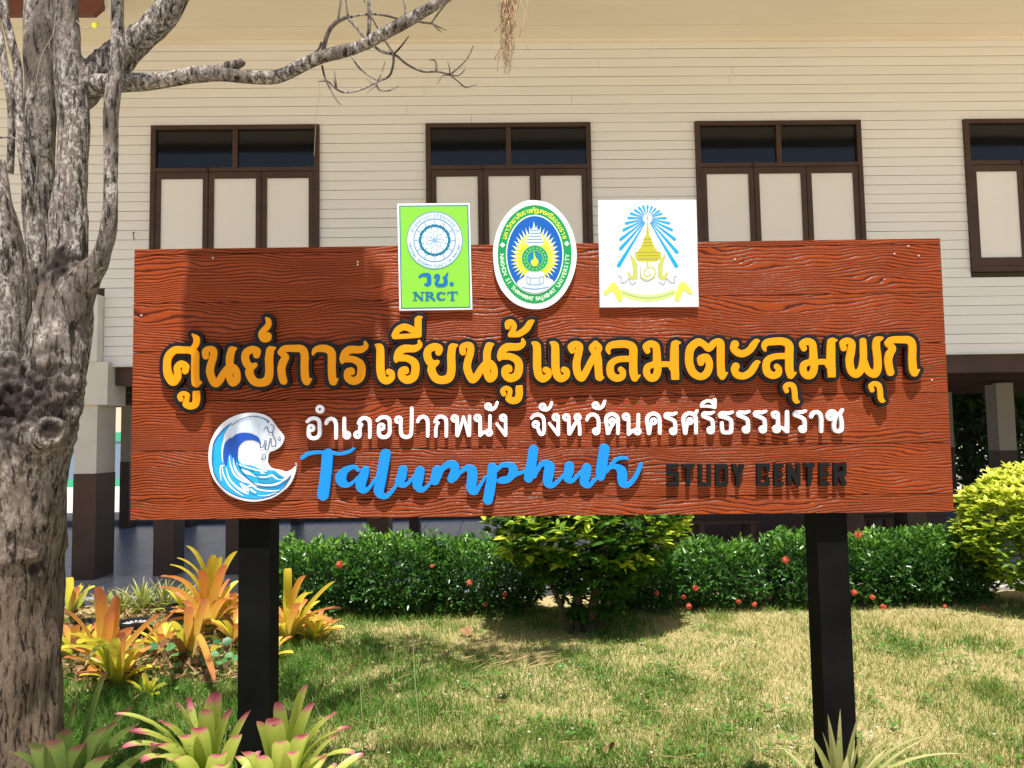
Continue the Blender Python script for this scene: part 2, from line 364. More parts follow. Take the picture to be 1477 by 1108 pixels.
def contour(F, lev, x0, y0, h):
    G = F - lev; G = np.where(abs(G) < 1e-6, 1e-6, G); ny, nx = G.shape
    ins = G < 0
    seg = {}
    code = ins[:-1,:-1]*1 + ins[:-1,1:]*2 + ins[1:,1:]*4 + ins[1:,:-1]*8
    js, is_ = np.nonzero((code > 0) & (code < 15))
    T = {1:[(3,0)],2:[(0,1)],3:[(3,1)],4:[(1,2)],5:[(3,2),(1,0)],6:[(0,2)],7:[(3,2)],8:[(2,3)],9:[(2,0)],10:[(0,3),(2,1)],11:[(2,1)],12:[(1,3)],13:[(1,0)],14:[(0,3)]}
    def key(j, i, e):
        return ('h', j, i) if e == 0 else ('v', j, i+1) if e == 1 else ('h', j+1, i) if e == 2 else ('v', j, i)
    def pos(k):
        t, j, i = k
        if t == 'h': a, b = G[j,i], G[j,i+1]; return (x0+(i+a/(a-b))*h, y0+j*h)
        a, b = G[j,i], G[j+1,i]; return (x0+i*h, y0+(j+a/(a-b))*h)
    for j, i in zip(js.tolist(), is_.tolist()):
        for a, b in T[int(code[j,i])]: seg[key(j,i,a)] = key(j,i,b)
    loops = []
    while seg:
        k0 = next(iter(seg)); k = k0; L = []
        while k in seg:
            L.append(pos(k)); k = seg.pop(k)
        if len(L) > 5: loops.append(simplify(L, 0.05))
    return loops
def simplify(L, tol):
    P = np.array(L); n = len(P)
    def rdp(a, b):
        if b - a < 2: return []
        p, q = P[a], P[b]; d = q - p; l = math.hypot(*d) or 1e-9
        r = P[a+1:b] - p; dd = abs(r[:,0]*d[1]-r[:,1]*d[0])/l if l > 1e-8 else np.hypot(r[:,0], r[:,1])
        m = int(dd.argmax())
        if dd[m] < tol: return []
        return rdp(a, a+1+m) + [a+1+m] + rdp(a+1+m, b)
    h = n // 2
    idx = [0] + rdp(0, h) + [h] + rdp(h, n-1)
    return [tuple(P[i]) for i in idx]
def loops_of(Slist, grow=0.0, h=0.45, cheb=False):
    S = np.vstack(Slist); m = S[:,2].max() + grow + 3
    x0, y0 = S[:,0].min()-m, S[:,1].min()-m; nx = int((S[:,0].max()+m-x0)/h)+2; ny = int((S[:,1].max()+m-y0)/h)+2
    return contour(field(S, x0, y0, nx, ny, h, cheb), grow, x0, y0, h)
# ---------------------------------------------------------------- lettering, traced as centre lines (x, y, half width)
def off(strokes, dx, dy, sx=1.0):
    return [[(x * sx + dx, y + dy, *r) for (x, y, *r) in s] for s in strokes]
def ring(x, y, r, w):
    return [(x + r * math.cos(a * math.pi / 8), y + r * math.sin(a * math.pi / 8), w) for a in range(17)]
# yellow line, coordinates in 7.384ths of a picture unit
K_NO = [[(565,470,36),(560,420,34),(600,395,32),(645,410,38),(645,480,38),(620,560,40),(610,640,42),(640,730,42),(670,765,38),(710,730,40),(760,650,38),(800,600,36)],
        [(842,405,40),(822,480,42),(820,600,40),(818,690,38),(850,755,38),(895,720,38),(895,640,36),(865,590,34),(830,570,20)],[(842,398,34),(884,388,14)]]
K_YO = [[(1105,458,36),(1112,415,38),(1060,400,40),(1000,430,40),(985,490,42),(1010,560,42),(1060,580,36),(1095,560,22)],
        [(1040,590,40),(1030,650,44),(1070,730,44),(1140,755,42),(1215,730,46),(1242,650,44),(1240,500,44),(1250,410,42)],[(1255,398,36),(1302,383,12)]]
K_UU = [[(300,930,28),(288,895,26),(325,868,24),(365,890,26),(362,940,26),(348,985,30),(400,1003,38),(450,985,38),(465,930,40),(464,882,40)],[(440,856,14),(490,852,14)]]
K_KO = [[(105,428,30),(150,392,36),(250,388,38),(330,395,42),(362,450,42),(362,600,42),(370,700,44),(385,738,42)],[(390,755,26),(432,712,10)],
        [(108,434,30),(158,478,38),(130,540,42),(115,610,42),(125,690,42),(138,735,40)]]
K_AA = [[(452,448,14),(475,405,28),(530,388,38),(600,395,42),(650,440,44),(652,600,42),(658,700,42),(668,740,42)],[(674,752,30),(715,712,10)]]
K_RO = [[(1008,322,16),(1015,365,28),(960,400,38),(850,402,42),(795,440,42),(772,500,38),(762,535,18)],
        [(800,500,36),(880,505,36),(950,545,42),(970,610,44),(950,700,44),(880,735,42),(825,700,40),(822,640,36),(862,622,32),(872,645,28)]]
K_E = [[(1122,352,14),(1165,385,42),(1170,500,44),(1172,620,44),(1190,700,44),(1235,735,38),(1288,705,34),(1292,655,30),(1262,640,34)]]
K_LO = [[(212,440,14),(200,400,28),(228,358,36),(300,345,40),(400,345,40),(465,385,44),(468,500,44),(470,640,44),(485,700,42)],[(490,715,28),(538,678,10)],
        [(440,500,32),(320,505,32),(245,540,36),(222,600,40),(235,670,42),(290,706,38),(348,690,36),(358,640,32),(335,612,30)]]
K_MO = [[(620,415,32),(603,370,34),(650,342,38),(705,360,38),(718,420,40),(722,520,44),(728,630,40),(700,695,40),(650,702,38),(612,655,38),(622,590,36),(680,560,32)],
        [(740,560,30),(850,560,30),(880,600,30)],[(912,345,40),(908,420,46),(908,560,46),(915,680,44)],[(925,330,30),(968,328,10)],[(888,708,16),(944,708,16)]]
K_U = [[(995,840,26),(983,800,26),(1020,772,26),(1065,792,30),(1080,850,30),(1085,920,30),(1102,952,26),(1128,958,9)]]
YS = 7.384
YELLOW = [ # (origin x, origin y, strokes)
 (220,450,[[(345,628,36),(352,585,36),(305,552,34),(262,590,36),(265,650,38),(262,700,40),(215,742,46),(168,680,46),(152,590,42),(165,480,42),(230,410,40),(320,405,38),(400,410,38),(450,445,42),(452,550,42),(452,680,42),(460,755,46)],
           [(462,770,34),(508,748,16)],[(425,395,30),(460,345,34),(465,285,34),(425,240,12)]]),
 (220,450,K_UU),(220,450,K_NO),(220,450,K_YO),
 (220,450,[[(1208,64,12),(1232,90,28),(1230,140,32),(1190,190,34),(1160,235,36),(1180,285,36),(1225,278,36),(1235,245,28),(1215,238,18)]]),
 (390,450,K_KO),(390,450,K_AA),(390,450,K_RO),(390,450,K_E),
 (540,450,[[(215,250,34),(250,190,34),(320,160,36),(400,190,36),(450,230,38)],[(212,265,26),(350,258,26),(478,250,24)],[(470,235,34),(465,150,38),(465,85,38)],[(470,65,24),(502,58,12)]]),
 (540,450,off(K_RO,-532,-10)),(540,450,off(K_YO,-422,-28)),(540,450,off(K_NO,378,-42)),
 (690,450,[[(312,158,30),(312,120,30),(350,112,32),(382,150,28),(365,205,30),(345,240,30)],[(335,248,22),(430,235,32),(510,180,38),(550,120,34),(588,93,10)]]),
 (690,450,off(K_RO,-537,-28)),(690,450,off(K_UU,-30,-57)),(690,450,off(K_E,-545,-22)),(690,450,off(K_E,-350,-24)),
 (690,450,[[(1000,410,34),(985,370,34),(1035,345,36),(1078,370,38),(1065,450,40),(1045,560,42),(1060,660,42),(1100,705,38),(1140,650,38),(1180,570,36),(1225,490,38),(1250,450,34)],
           [(1248,338,32),(1290,385,30),(1250,440,34),(1206,385,30),(1248,338,32)],[(1260,450,44),(1275,520,42),(1278,600,42),(1285,690,42)],[(1295,710,28),(1332,698,10)]]),
 (850,450,K_LO),(850,450,K_MO),
 (850,450,[[(1190,540,36),(1192,500,40),(1250,490,42),(1280,560,38),(1255,650,40),(1190,690,36),(1110,650,42),(1068,560,44),(1066,450,44),(1090,375,44),(1160,322,40),(1220,345,34),(1275,388,36),(1335,330,36),(1393,330,42),(1400,420,42),(1400,560,42),(1408,660,44)],[(1418,690,34),(1468,650,10)]]),
 (1000,450,[[(445,345,42),(430,390,36),(470,430,38),(530,445,38),(600,410,36),(645,350,36),(675,312,26),(702,310,10)]]),
 (1000,450,[[(455,580,40),(440,620,38),(470,670,38),(540,683,36),(610,645,38),(655,580,36),(682,540,26),(708,535,10)]]),
 (1000,450,off(K_LO,555,-30)),(1000,450,K_U),(1000,450,off(K_MO,560,-26)),
 (1150,450,[[(495,385,34),(487,335,34),(530,308,34),(580,335,38),(575,420,42),(558,520,42),(575,620,42),(630,665,38),(685,610,38),(705,500,38),(705,400,38),(703,310,34)],
            [(715,520,34),(740,600,36),(775,645,38),(830,663,38),(858,600,42),(855,480,42),(842,380,42),(852,302,36),(890,285,22),(913,275,8)]]),
 (1150,450,off(K_U,-196,-8)),(1150,450,off(K_KO,852,-92,1.035)),
]
WS = 9.231
L_O = [[(118,352,22),(165,315,25),(230,310,25),(275,345,25),(282,430,24),(280,520,25),(240,568,26),(180,572,26),(140,535,26),(138,450,24)], ring(170,437,34,21)]
L_AA = [[(368,378,22),(390,335,25),(440,312,25),(485,340,25),(502,400,24),(502,500,24),(502,572,22)]]
L_AN = [ring(1145,150,31,21),[(1150,185,22),(1200,190,22),(1245,155,22),(1266,98,20)]]
L_NO = [ring(1005,305,33,22),[(1038,310,22),(1038,430,24),(1038,535,24)],[(1045,530,22),(1100,490,20),(1150,472,20)],[(1170,278,22),(1168,400,23),(1166,470,22)], ring(1158,500,31,22)]
L_NGO = [ring(1345,303,33,22),[(1378,310,22),(1378,430,23),(1378,530,24)],[(1260,385,19),(1320,460,22),(1375,532,24)]]
L_RO = [[(652,238,18),(600,256,24),(530,252,24),(512,290,24),(570,315,24),(625,345,24),(640,400,24),(640,470,24)], ring(612,482,31,22)]
L_KHO = [ring(350,350,31,20),[(318,372,20),(302,450,22),(292,508,24)],[(285,508,24),(275,430,24),(262,340,24),(285,275,25),(345,245,25),(405,270,25),(430,330,24),(432,505,23)]]
WHITE = [
 (430,570,L_O),(430,570,[ring(287,187,38,21)]),(430,570,L_AA),(430,570,[[(612,310,22),(612,450,24),(617,540,24)],ring(646,535,34,22)]),
 (430,570,[[(800,375,20),(830,325,25),(880,305,25),(935,330,25),(952,390,24),(952,562,22)],ring(788,528,34,22),[(822,520,22),(820,450,23),(822,415,20)],[(798,378,16),(846,390,17),(826,430,17)]]),
 (430,570,off(L_O,935,-14)),
 (430,570,[ring(1335,330,34,22),[(1368,330,22),(1364,450,24),(1376,530,24),(1434,562,24),(1489,542,24),(1507,480,24),(1511,300,24),(1511,175,22)]]),
 (580,570,off(L_AA,-162,-26)),
 (580,570,[[(433,358,19),(470,300,25),(520,285,25),(570,310,25),(587,370,24),(587,545,23)],[(447,545,23),(448,450,23),(458,405,20)],[(434,358,16),(482,368,17),(460,405,17)]]),
 (580,570,[ring(700,312,33,22),[(733,320,22),(730,430,24),(735,535,26)],[(740,530,22),(778,430,20),(815,290,18)],[(815,290,18),(855,430,20),(885,535,24)],[(895,535,22),(897,400,23),(897,282,22)]]),
 (580,570,L_NO),(580,570,L_AN),(580,570,L_NGO),
 (755,570,[[(105,308,20),(150,268,25),(210,262,25),(262,300,25),(275,380,24),(275,470,24),(262,512,24),(232,520,24),(207,490,24),(190,430,22)],ring(165,390,33,22)]),
 (755,570,off(L_AN,-890,5)),(755,570,off(L_NGO,-914,-8)),
 (755,570,[ring(572,297,33,22),[(604,305,22),(606,430,24),(610,515,24)],[(620,512,22),(660,440,22),(712,340,22)],ring(722,295,31,22),[(735,335,22),(748,430,23),(750,520,23)]]),
 (755,570,[[(845,332,20),(870,282,25),(920,258,25),(975,280,25),(1000,340,24),(1002,470,24)],ring(970,482,31,22)]),
 (755,570,off(L_AN,-183,-14)),
 (755,570,[ring(1182,350,31,20),[(1200,385,20),(1160,440,22),(1135,505,24)],[(1122,508,24),(1115,430,24),(1100,350,24),(1115,285,24),(1175,252,25),(1235,275,25),(1260,330,24),(1260,508,23)]]),
 (755,570,off(L_NO,363,-16)),
 (905,570,L_KHO),(905,570,L_RO),(905,570,off(L_KHO,484,-3)+[[(905,258,20),(932,208,17)]]),
 (905,570,off(L_RO,500,-12)),
 (905,570,[[(990,150,18),(1010,105,20),(1075,75,20),(1130,95,20),(1160,150,20)],[(990,150,16),(1080,148,18),(1168,166,18)],[(1168,160,18),(1168,60,21)]]),
 (905,570,[[(1402,225,18),(1350,243,24),(1265,240,24),(1240,280,24),(1320,300,26),(1380,335,24),(1388,420,24),(1380,490,24),(1330,500,24),(1275,490,24),(1262,430,24),(1260,372,22)]]),
 (1060,570,off(L_RO,-460,-22)),(1060,570,off(L_RO,-236,-24)),
 (1060,570,[ring(545,262,33,22),[(578,270,22),(580,400,24)],ring(560,452,33,23),[(590,425,22),(640,440,20),(690,482,22)],[(702,485,24),(702,350,24),(700,222,23)]]),
 (1060,570,off(L_RO,294,-28)),(1060,570,off(L_AA,653,-88)),
 (1060,570,[ring(1275,288,33,22),[(1245,255,20),(1290,215,24),(1340,235,24),(1345,290,24),(1328,370,24),(1330,450,24),(1375,485,24),(1425,460,24),(1428,380,24),(1415,300,24),(1398,255,22)],[(1402,262,20),(1440,195,17)]]),
]
SS = 5.47
SCRIPT = [(420,635,[[(85,140,15),(130,110,17),(200,96,14),(300,100,12),(380,108,13),(450,92,15),(495,68,9)],[(285,112,44),(275,250,44),(258,380,46),(250,432,46)],
  [(530,240,12),(490,212,15),(425,240,28),(392,290,44),(400,330,38),(440,356,18),(490,330,13),(525,290,10)],[(585,235,30),(570,280,38),(550,330,42),(550,375,38),(580,400,20),(620,370,14),(660,310,12)],
  [(742,112,42),(727,200,42),(703,330,42),(690,400,40),(712,438,26),(755,440,20),(805,390,15),(845,330,14)],
  [(880,235,36),(870,290,38),(855,325,36),(880,355,22),(920,340,16),(965,290,12)],[(1015,245,38),(1003,300,42),(995,355,38),(1020,390,24),(1055,382,16),(1100,335,12)],
  [(1148,235,34),(1140,290,40),(1132,318,38)],[(1165,300,16),(1190,230,22),(1240,192,28),(1285,200,34),(1288,250,34),(1265,305,34)],
  [(1300,305,14),(1330,260,15),(1380,222,22),(1425,238,38),(1428,300,42),(1422,380,38),(1450,408,24),(1482,370,16),(1532,290,12)]]),
 (680,635,[[(165,215,36),(160,300,40),(143,400,42),(130,470,40)],[(200,240,14),(240,200,18),(300,198,24),(330,230,36),(318,275,32),(280,318,22),(230,328,15),(208,322,10)],[(205,318,9),(240,303,12),(290,295,14)],[(340,272,20),(400,255,13),(445,235,12)],
  [(490,75,38),(475,180,40),(460,260,44),(450,300,36)],[(500,290,12),(530,220,18),(570,182,22),(615,205,40),(610,260,42),(602,330,38),(632,360,20),(680,330,15),(735,270,12)],
  [(773,205,38),(768,250,38),(757,300,32),(790,322,18),(830,290,15),(875,240,12)],[(910,220,36),(900,280,40),(890,330,36),(922,360,20),(960,330,15),(1005,280,12)],
  [(1050,68,40),(1035,170,42),(1022,250,42),(1020,288,34)],[(1070,250,12),(1110,190,15),(1150,152,15),(1200,140,15),(1232,146,10)],
  [(1080,218,12),(1140,210,20),(1185,242,38),(1190,300,40),(1195,345,30),(1240,352,20),(1290,300,16),(1320,240,16),(1340,188,14)]])]
def blk(x0, x1, segs, top=102, bot=272):
    return [[(x0 + 14 + (x1 - x0 - 28) * a, top + 14 + (bot - top - 28) * b, 15) for a, b in s] for s in segs]
BS = 5.275
B_S = [[(1,0),(0,0),(0,.45),(1,.5),(1,1),(0,1)]]; B_T = [[(0,0),(1,0)],[(.5,0),(.5,1)]]; B_U = [[(0,0),(0,1),(1,1),(1,0)]]; B_D = [[(0,0),(.8,0),(1,.15),(1,.85),(.8,1),(0,1),(0,0)]]
B_Y = [[(0,0),(.5,.5),(1,0)],[(.5,.5),(.5,1)]]; B_C = [[(1,.25),(1,0),(0,0),(0,1),(1,1),(1,.7)]]; B_E = [[(1,0),(0,0),(0,1),(1,1)],[(0,.5),(.9,.5)]]; B_N = [[(0,1),(0,0),(1,1),(1,0)]]; B_R = [[(0,1),(0,0),(1,0),(1,.45),(0,.5)],[(.4,.5),(1,1)]]
BLOCK = [(950,650,blk(*a)) for a in [(65,155,B_S),(180,272,B_T),(305,400,B_U),(435,530,B_D),(560,650,B_Y),(750,847,B_C,98,270),(880,952,B_E,97,269),(980,1080,B_N,96,268),(1108,1188,B_T,95,267),(1225,1302,B_E,94,266),(1335,1430,B_R,93,265)]]
# ---------------------------------------------------------------- the sign
SY = -0.0207722; DS = 2.77*math.cos(SY)
nS = Vector((math.sin(SY), -math.cos(SY), 0)); tS = Vector((math.cos(SY), math.sin(SY), 0)); O_S = Vector((0, DS/math.cos(SY), 0))
def suv(px, py, d=0.0):
    r = ray(px, py); s = -(DS - d)/(r.dot(nS)); p = r*s + Vector((0, 0, EYE)) - O_S
    return p.dot(tS), p.z
sign = empty('wooden_sign', O_S, SY, label='large red-brown wooden sign with yellow Thai lettering on two black posts', cat='sign')
def solid(name, loops, d0, thick, m, parent, bevel=.0007, px=True, world_uv=False, **k):
    c = bpy.data.curves.new(name, 'CURVE'); c.dimensions = '2D'; c.fill_mode = 'BOTH'; c.extrude = max(thick/2-bevel, .00005)
    if bevel: c.bevel_depth = bevel; c.bevel_resolution = 1; c.offset = -bevel
    for lp in loops:
        pts = [suv(x, y, d0+thick) for x, y in lp] if px else lp
        s = c.splines.new('POLY'); s.points.add(len(pts)-1)
        s.points.foreach_set('co', [q for p in pts for q in (p[0], p[1], 0, 1)]); s.use_cyclic_u = True
    o = bpy.data.objects.new('tmp_shape', c); C.objects.link(o)
    dg = bpy.context.evaluated_depsgraph_get(); me = bpy.data.meshes.new_from_object(o.evaluated_get(dg)); me.name = name
    bpy.data.objects.remove(o); bpy.data.curves.remove(c)
    me.transform(Matrix(((1,0,0,0),(0,0,-1,-(d0+thick/2)),(0,1,0,0),(0,0,0,1))))
    me.materials.clear(); me.materials.append(m)
    return link(name, me, None, parent, **k)
# embossed board: grooves of a wood print run along every plank
def board_mat():
    m = bpy.data.materials.new('embossed_wood_board'); m.use_nodes = True; N = m.node_tree.nodes; L = m.node_tree.links; b = N['Principled BSDF']
    tc = N.new('ShaderNodeTexCoord'); oi_ = N.new('ShaderNodeAttribute'); oi_.attribute_name = 'shift'
    sp = N.new('ShaderNodeSeparateXYZ'); L.new(tc.outputs['Object'], sp.inputs[0])
    def mth(op, a, b_=None, c_=None):
        n = N.new('ShaderNodeMath'); n.operation = op
        for i, q in enumerate((a, b_, c_)):
            if q is None: continue
            if isinstance(q, (int, float)): n.inputs[i].default_value = q
            else: L.new(q, n.inputs[i])
        return n.outputs[0]
    def nz(sx, sz, scale, det, rough=.5, off_=0):
        cb = N.new('ShaderNodeCombineXYZ'); L.new(mth('MULTIPLY', sp.outputs[0], sx), cb.inputs[0]); L.new(mth('MULTIPLY', sp.outputs[2], sz), cb.inputs[2])
        L.new(mth('ADD', oi_.outputs['Fac'], off_), cb.inputs[1])
        n = N.new('ShaderNodeTexNoise'); n.inputs['Scale'].default_value = scale; n.inputs['Detail'].default_value = det; n.inputs['Roughness'].default_value = rough; L.new(cb.outputs[0], n.inputs[0]); return n.outputs[0]
    big = nz(1.5, 4.6, 1.0, 2.2); mid = nz(5, 16, 1.0, 2, off_=7); fine = nz(14, 190, 1.0, 4, .6, off_=3)
    ph = mth('ADD', mth('MULTIPLY', sp.outputs[2], 600), mth('ADD', mth('MULTIPLY', big, 92), mth('MULTIPLY', mid, 20)))
    s = mth('SINE', ph); s01 = mth('MULTIPLY_ADD', s, .5, .5); groove = mth('POWER', s01, 3.4)
    amp = mth('MULTIPLY_ADD', nz(2.2, 9, 1, 2, off_=11), 1.8, -.25)
    hgt = mth('ADD', mth('MULTIPLY', mth('MULTIPLY', groove, amp), -1.0), mth('MULTIPLY', fine, .55))
    bp = N.new('ShaderNodeBump'); bp.inputs['Strength'].default_value = 1.0; bp.inputs['Distance'].default_value = .0042; L.new(hgt, bp.inputs['Height']); L.new(bp.outputs[0], b.inputs['Normal'])
    cr = N.new('ShaderNodeValToRGB'); e = cr.color_ramp.elements
    e[0].position = .15; e[0].color = (.31,.052,.008,1); e[1].position = .85; e[1].color = (.05,.007,.002,1)
    L.new(mth('ADD', mth('MULTIPLY', groove, .55), mth('MULTIPLY', nz(2, 5, 1, 4, off_=20), .5)), cr.inputs[0]); L.new(cr.outputs[0], b.inputs['Base Color'])
    b.inputs['Roughness'].default_value = .30; b.inputs['Specular IOR Level'].default_value = .16; b.inputs['Coat Weight'].default_value = .03; b.inputs['Coat Roughness'].default_value = .22
    return m
m_board = board_mat()
TL, TR, BR, BL = (-1.3081, 2.2528), (1.6370, 2.2442), (1.6325, 1.2538), (-1.3072, 1.2745)
def bil(a, b): # a 0..1 left to right, b 0..1 bottom to top
    return tuple((BL[i]*(1-a)+BR[i]*a)*(1-b) + (TL[i]*(1-a)+TR[i]*a)*b for i in (0, 1))
fr = [0, .065, .248, .431, .614, .797, .979, 1.0]
for i in range(7):
    g0 = .0013 if i else 0; g1 = .0013 if i < 6 else 0
    lo, hi = fr[i]+g0, fr[i+1]-g1; n = 8; mb = MB(); z_ = []
    P = [bil(k/n, lo) for k in range(n+1)], [bil(k/n, hi) for k in range(n+1)]
    for k in range(n):
        a, b2, c2, d2 = P[0][k], P[0][k+1], P[1][k+1], P[1][k]
        mb.quad((a[0],0,a[1]), (b2[0],0,b2[1]), (c2[0],0,c2[1]), (d2[0],0,d2[1])); mb.quad((a[0],.02,a[1]), (b2[0],.02,b2[1]), (c2[0],.02,c2[1]), (d2[0],.02,d2[1]))
        mb.quad((a[0],0,a[1]), (b2[0],0,b2[1]), (b2[0],.02,b2[1]), (a[0],.02,a[1])); mb.quad((d2[0],0,d2[1]), (c2[0],0,c2[1]), (c2[0],.02,c2[1]), (d2[0],.02,d2[1]))
    for k in (0, n): a, b2 = P[0][k], P[1][k]; mb.quad((a[0],0,a[1]), (b2[0],0,b2[1]), (b2[0],.02,b2[1]), (a[0],.02,a[1]))
    me = mb.mesh('plank'); at_ = me.attributes.new('shift', 'FLOAT', 'POINT'); at_.data.foreach_set('value', [i*3.7]*len(me.vertices))
    link('plank', me, m_board, sign)
m_blk = mat('black_post_paint', (.0035,.0035,.0035), .7, .06, var=(.007,.007,.006), vscale=5, bump=.0006, bscale=30)
solid('backing_sheet', [[bil(.004,.006), bil(.996,.006), bil(.996,.994), bil(.004,.994)]], -.030, .0085, m_dbrown, sign, px=False, bevel=0)
for a, b2 in ((345,390),(1177,1221)):
    u0 = suv(a, 760, -.045)[0]; u1 = suv(b2, 760, -.045)[0]
    MB().box(u0, u1, .040, .152, -.3, 2.12).build('post', m_blk, sign)
m_scr = mat('screw_head', (.5,.46,.42), .3, .5)
for px_, py_ in ((307,372),(516,378),(516,382),(1060,374),(1310,355),(1290,366),(1325,369),(204,455),(427,669),(1344,548)):
    u, v = suv(px_, py_, .001); MB().prism([(u+.0035*math.cos(a*math.pi/4), v+.0035*math.sin(a*math.pi/4)) for a in range(8)], 'y', -.0022, .0).build('screw', m_scr, sign)

m_yel = mat('yellow_letter_paint', (.80,.30,.002), .5, .2, var=(.76,.275,.002), vscale=3)
m_outl = mat('black_letter_backing', (.005,.0045,.006), .5, .3)
m_wht = mat('white_letter_paint', (.88,.85,.86), .5, .4)
m_blu = mat('blue_script_paint', (.003,.23,.70), .5, .3)
m_bk2 = mat('black_letter_paint', (.003,.003,.003), .5, .25)
ys = [samples(e, YS) for e in YELLOW]
for lp in [loops_of(ys, 5.3, .6)]:
    back = solid('letter_backing', lp, .0, .021, m_outl, sign, label='black outline backing shared by the yellow letters')
for s in ys: solid('letter', loops_of([s]), .0215, .0085, m_yel, back)
for e in WHITE: solid('white_letter', loops_of([samples(e, WS)], 0, .35), .0, .016, m_wht, sign)
solid('script_lettering', loops_of([samples(e, SS) for e in SCRIPT], 0, .4), .0, .0175, m_blu, sign)
for e in BLOCK: solid('black_letter', loops_of([samples(e, BS, True)], 0, .35, True), .0, .0175, m_bk2, sign)

# --- print helpers for the plaques: thin flat layers stacked in front of each other
def T_(o, s, pts): return [(o[0]+p[0]/s, o[1]+p[1]/s) for p in pts]
def poly(o, s, pts, sm=True):
    q = smooth(pts, 6, True)[:, :2] if sm else pts
    return T_(o, s, [(float(a[0]), float(a[1])) for a in q])
def ell(cx, cy, rx, ry, n=56): return [(cx+rx*math.cos(2*math.pi*k/n), cy+ry*math.sin(2*math.pi*k/n)) for k in range(n)]
def strokes(o, s, L_, h=.3, straight=False): return loops_of([samples((o[0], o[1], L_), s, straight)], 0, h)
def lay(name, loops, d, m, parent, th=.0005): return solid(name, loops, d, th, m, parent, bevel=0)
_pm = {}
def ink(name, c, rough=.35):
    if name not in _pm: _pm[name] = mat(name, c, rough, .5)
    return _pm[name]
white_p = mat('plaque_white', (.74,.74,.77), .35, .5)

# --- wave emblem
o, s = (290, 585), 7.387
OUT = [(540,75),(400,95),(270,155),(170,250),(105,370),(78,500),(85,640),(120,760),(180,850),(270,940),(380,995),(520,1025),(650,1015),(780,975),(890,900),(960,820),(1003,720),(1016,642),(1012,640),(960,682),(900,706),(850,690),(790,680),(740,662),(712,620),(710,570),(728,500),(790,475),(850,430),(880,370),(878,325),(830,260),(780,190),(730,130),(650,90)]
wave = solid('wave_emblem', [poly(o, s, OUT)], .0, .012, white_p, sign, label='white disc cut round a curling blue wave')
d = .0122
lay('sky_tint', [poly(o, s, [(540,120),(400,138),(300,205),(290,330),(330,330),(440,285),(560,290),(650,360),(720,300),(700,170),(620,125)])], d, ink('pale_lilac_ink', (.62,.70,.80)), wave)
lay('wave_body', [poly(o, s, [(310,205),(205,285),(138,400),(112,520),(122,660),(172,790),(260,890),(380,960),(520,990),(660,985),(780,945),(880,870),(940,790),(958,738),(880,775),(800,700),(740,690),(640,680),(540,640),(430,620),(395,560),(385,480),(330,420),(280,380),(245,420),(232,520),(225,420),(250,300)])], d+.0006, ink('cyan_ink', (.01,.36,.72)), wave)
lay('wave_crest', [poly(o, s, [(245,600),(232,500),(262,400),(305,348),(330,345),(370,310),(440,292),(520,295),(585,322),(622,358),(636,415),(600,385),(540,368),(470,375),(415,420),(388,490),(372,600),(350,640),(335,560),(300,520),(270,640)])], d+.0012, ink('deep_blue_ink', (.004,.07,.42)), wave)
lay('foam_lines', strokes(o, s, [[(215,800,3),(205,700,8),(215,645,8),(250,640,4)],[(225,650,3),(240,740,8),(300,850,9),(380,920,7),(450,965,3)],[(230,600,4),(225,480,10),(250,370,12),(300,330,6)],[(300,540,3),(315,640,9),(360,740,11),(440,800,12),(520,830,8),(600,890,9),(720,910,8),(850,905,4)],[(265,660,3),(300,780,10),(370,860,12),(440,910,14),(500,940,8)],[(345,560,3),(355,650,10),(400,730,14),(480,790,12),(560,830,8),(700,850,10),(820,830,12),(920,760,5)],[(385,620,6),(430,640,8),(500,660,7),(600,690,9),(700,700,5)],[(430,680,6),(480,710,20),(540,730,14),(600,760,8),(700,760,8),(760,745,12),(820,790,9),(890,790,9),(950,740,4)],[(640,690,5),(650,720,14),(690,730,5)],[(420,830,8),(470,880,26),(520,900,20),(580,930,8)],[(800,700,4),(860,740,8),(930,760,4)],[(500,860,5),(560,850,14),(600,860,5)],[(600,960,3),(700,960,5),(800,930,4)]], .3), d+.0018, white_p, wave)
lay('sea_accents', strokes(o, s, [[(405,640,5),(470,670,7),(560,690,6)],[(540,715,5),(620,735,10),(700,735,8)],[(620,800,8),(700,810,20),(780,800,16),(850,800,6)],[(770,715,5),(810,735,14),(860,760,7)],[(510,875,4),(530,920,8),(600,950,6)],[(440,650,5),(520,700,5),(620,770,6),(720,780,4)]], .3), d+.0024, ink('teal_ink', (.01,.30,.50)), wave)
lay('spray_outline', strokes(o, s, [[(320,215,3),(420,150,4),(530,118,4),(640,130,4),(720,170,6),(700,180,3)],[(635,410,4),(630,445,4),(660,440,4),(680,375,4),(695,395,4),(680,460,5),(710,465,4),(740,350,4),(755,430,4),(790,430,5),(795,370,4),(760,300,4),(775,230,4),(740,200,3)],[(665,260,3),(700,225,4),(720,280,4),(760,290,4)],[(645,575,4),(655,530,4),(685,520,4),(680,570,4),(645,575,4)],[(835,330,3),(850,355,3),(835,375,3),(822,355,3),(835,330,3)],[(125,560,4),(135,400,4),(220,270,4),(320,190,4)],[(120,560,4),(140,720,4),(240,880,4),(400,970,4),(560,1000,4),(720,975,4),(860,890,4),(950,750,4)],[(390,480,4),(385,560,5),(395,620,4),(480,760,4),(620,860,5),(800,870,5),(920,790,4)]], .3), d+.003, ink('navy_ink', (.01,.08,.20)), wave)

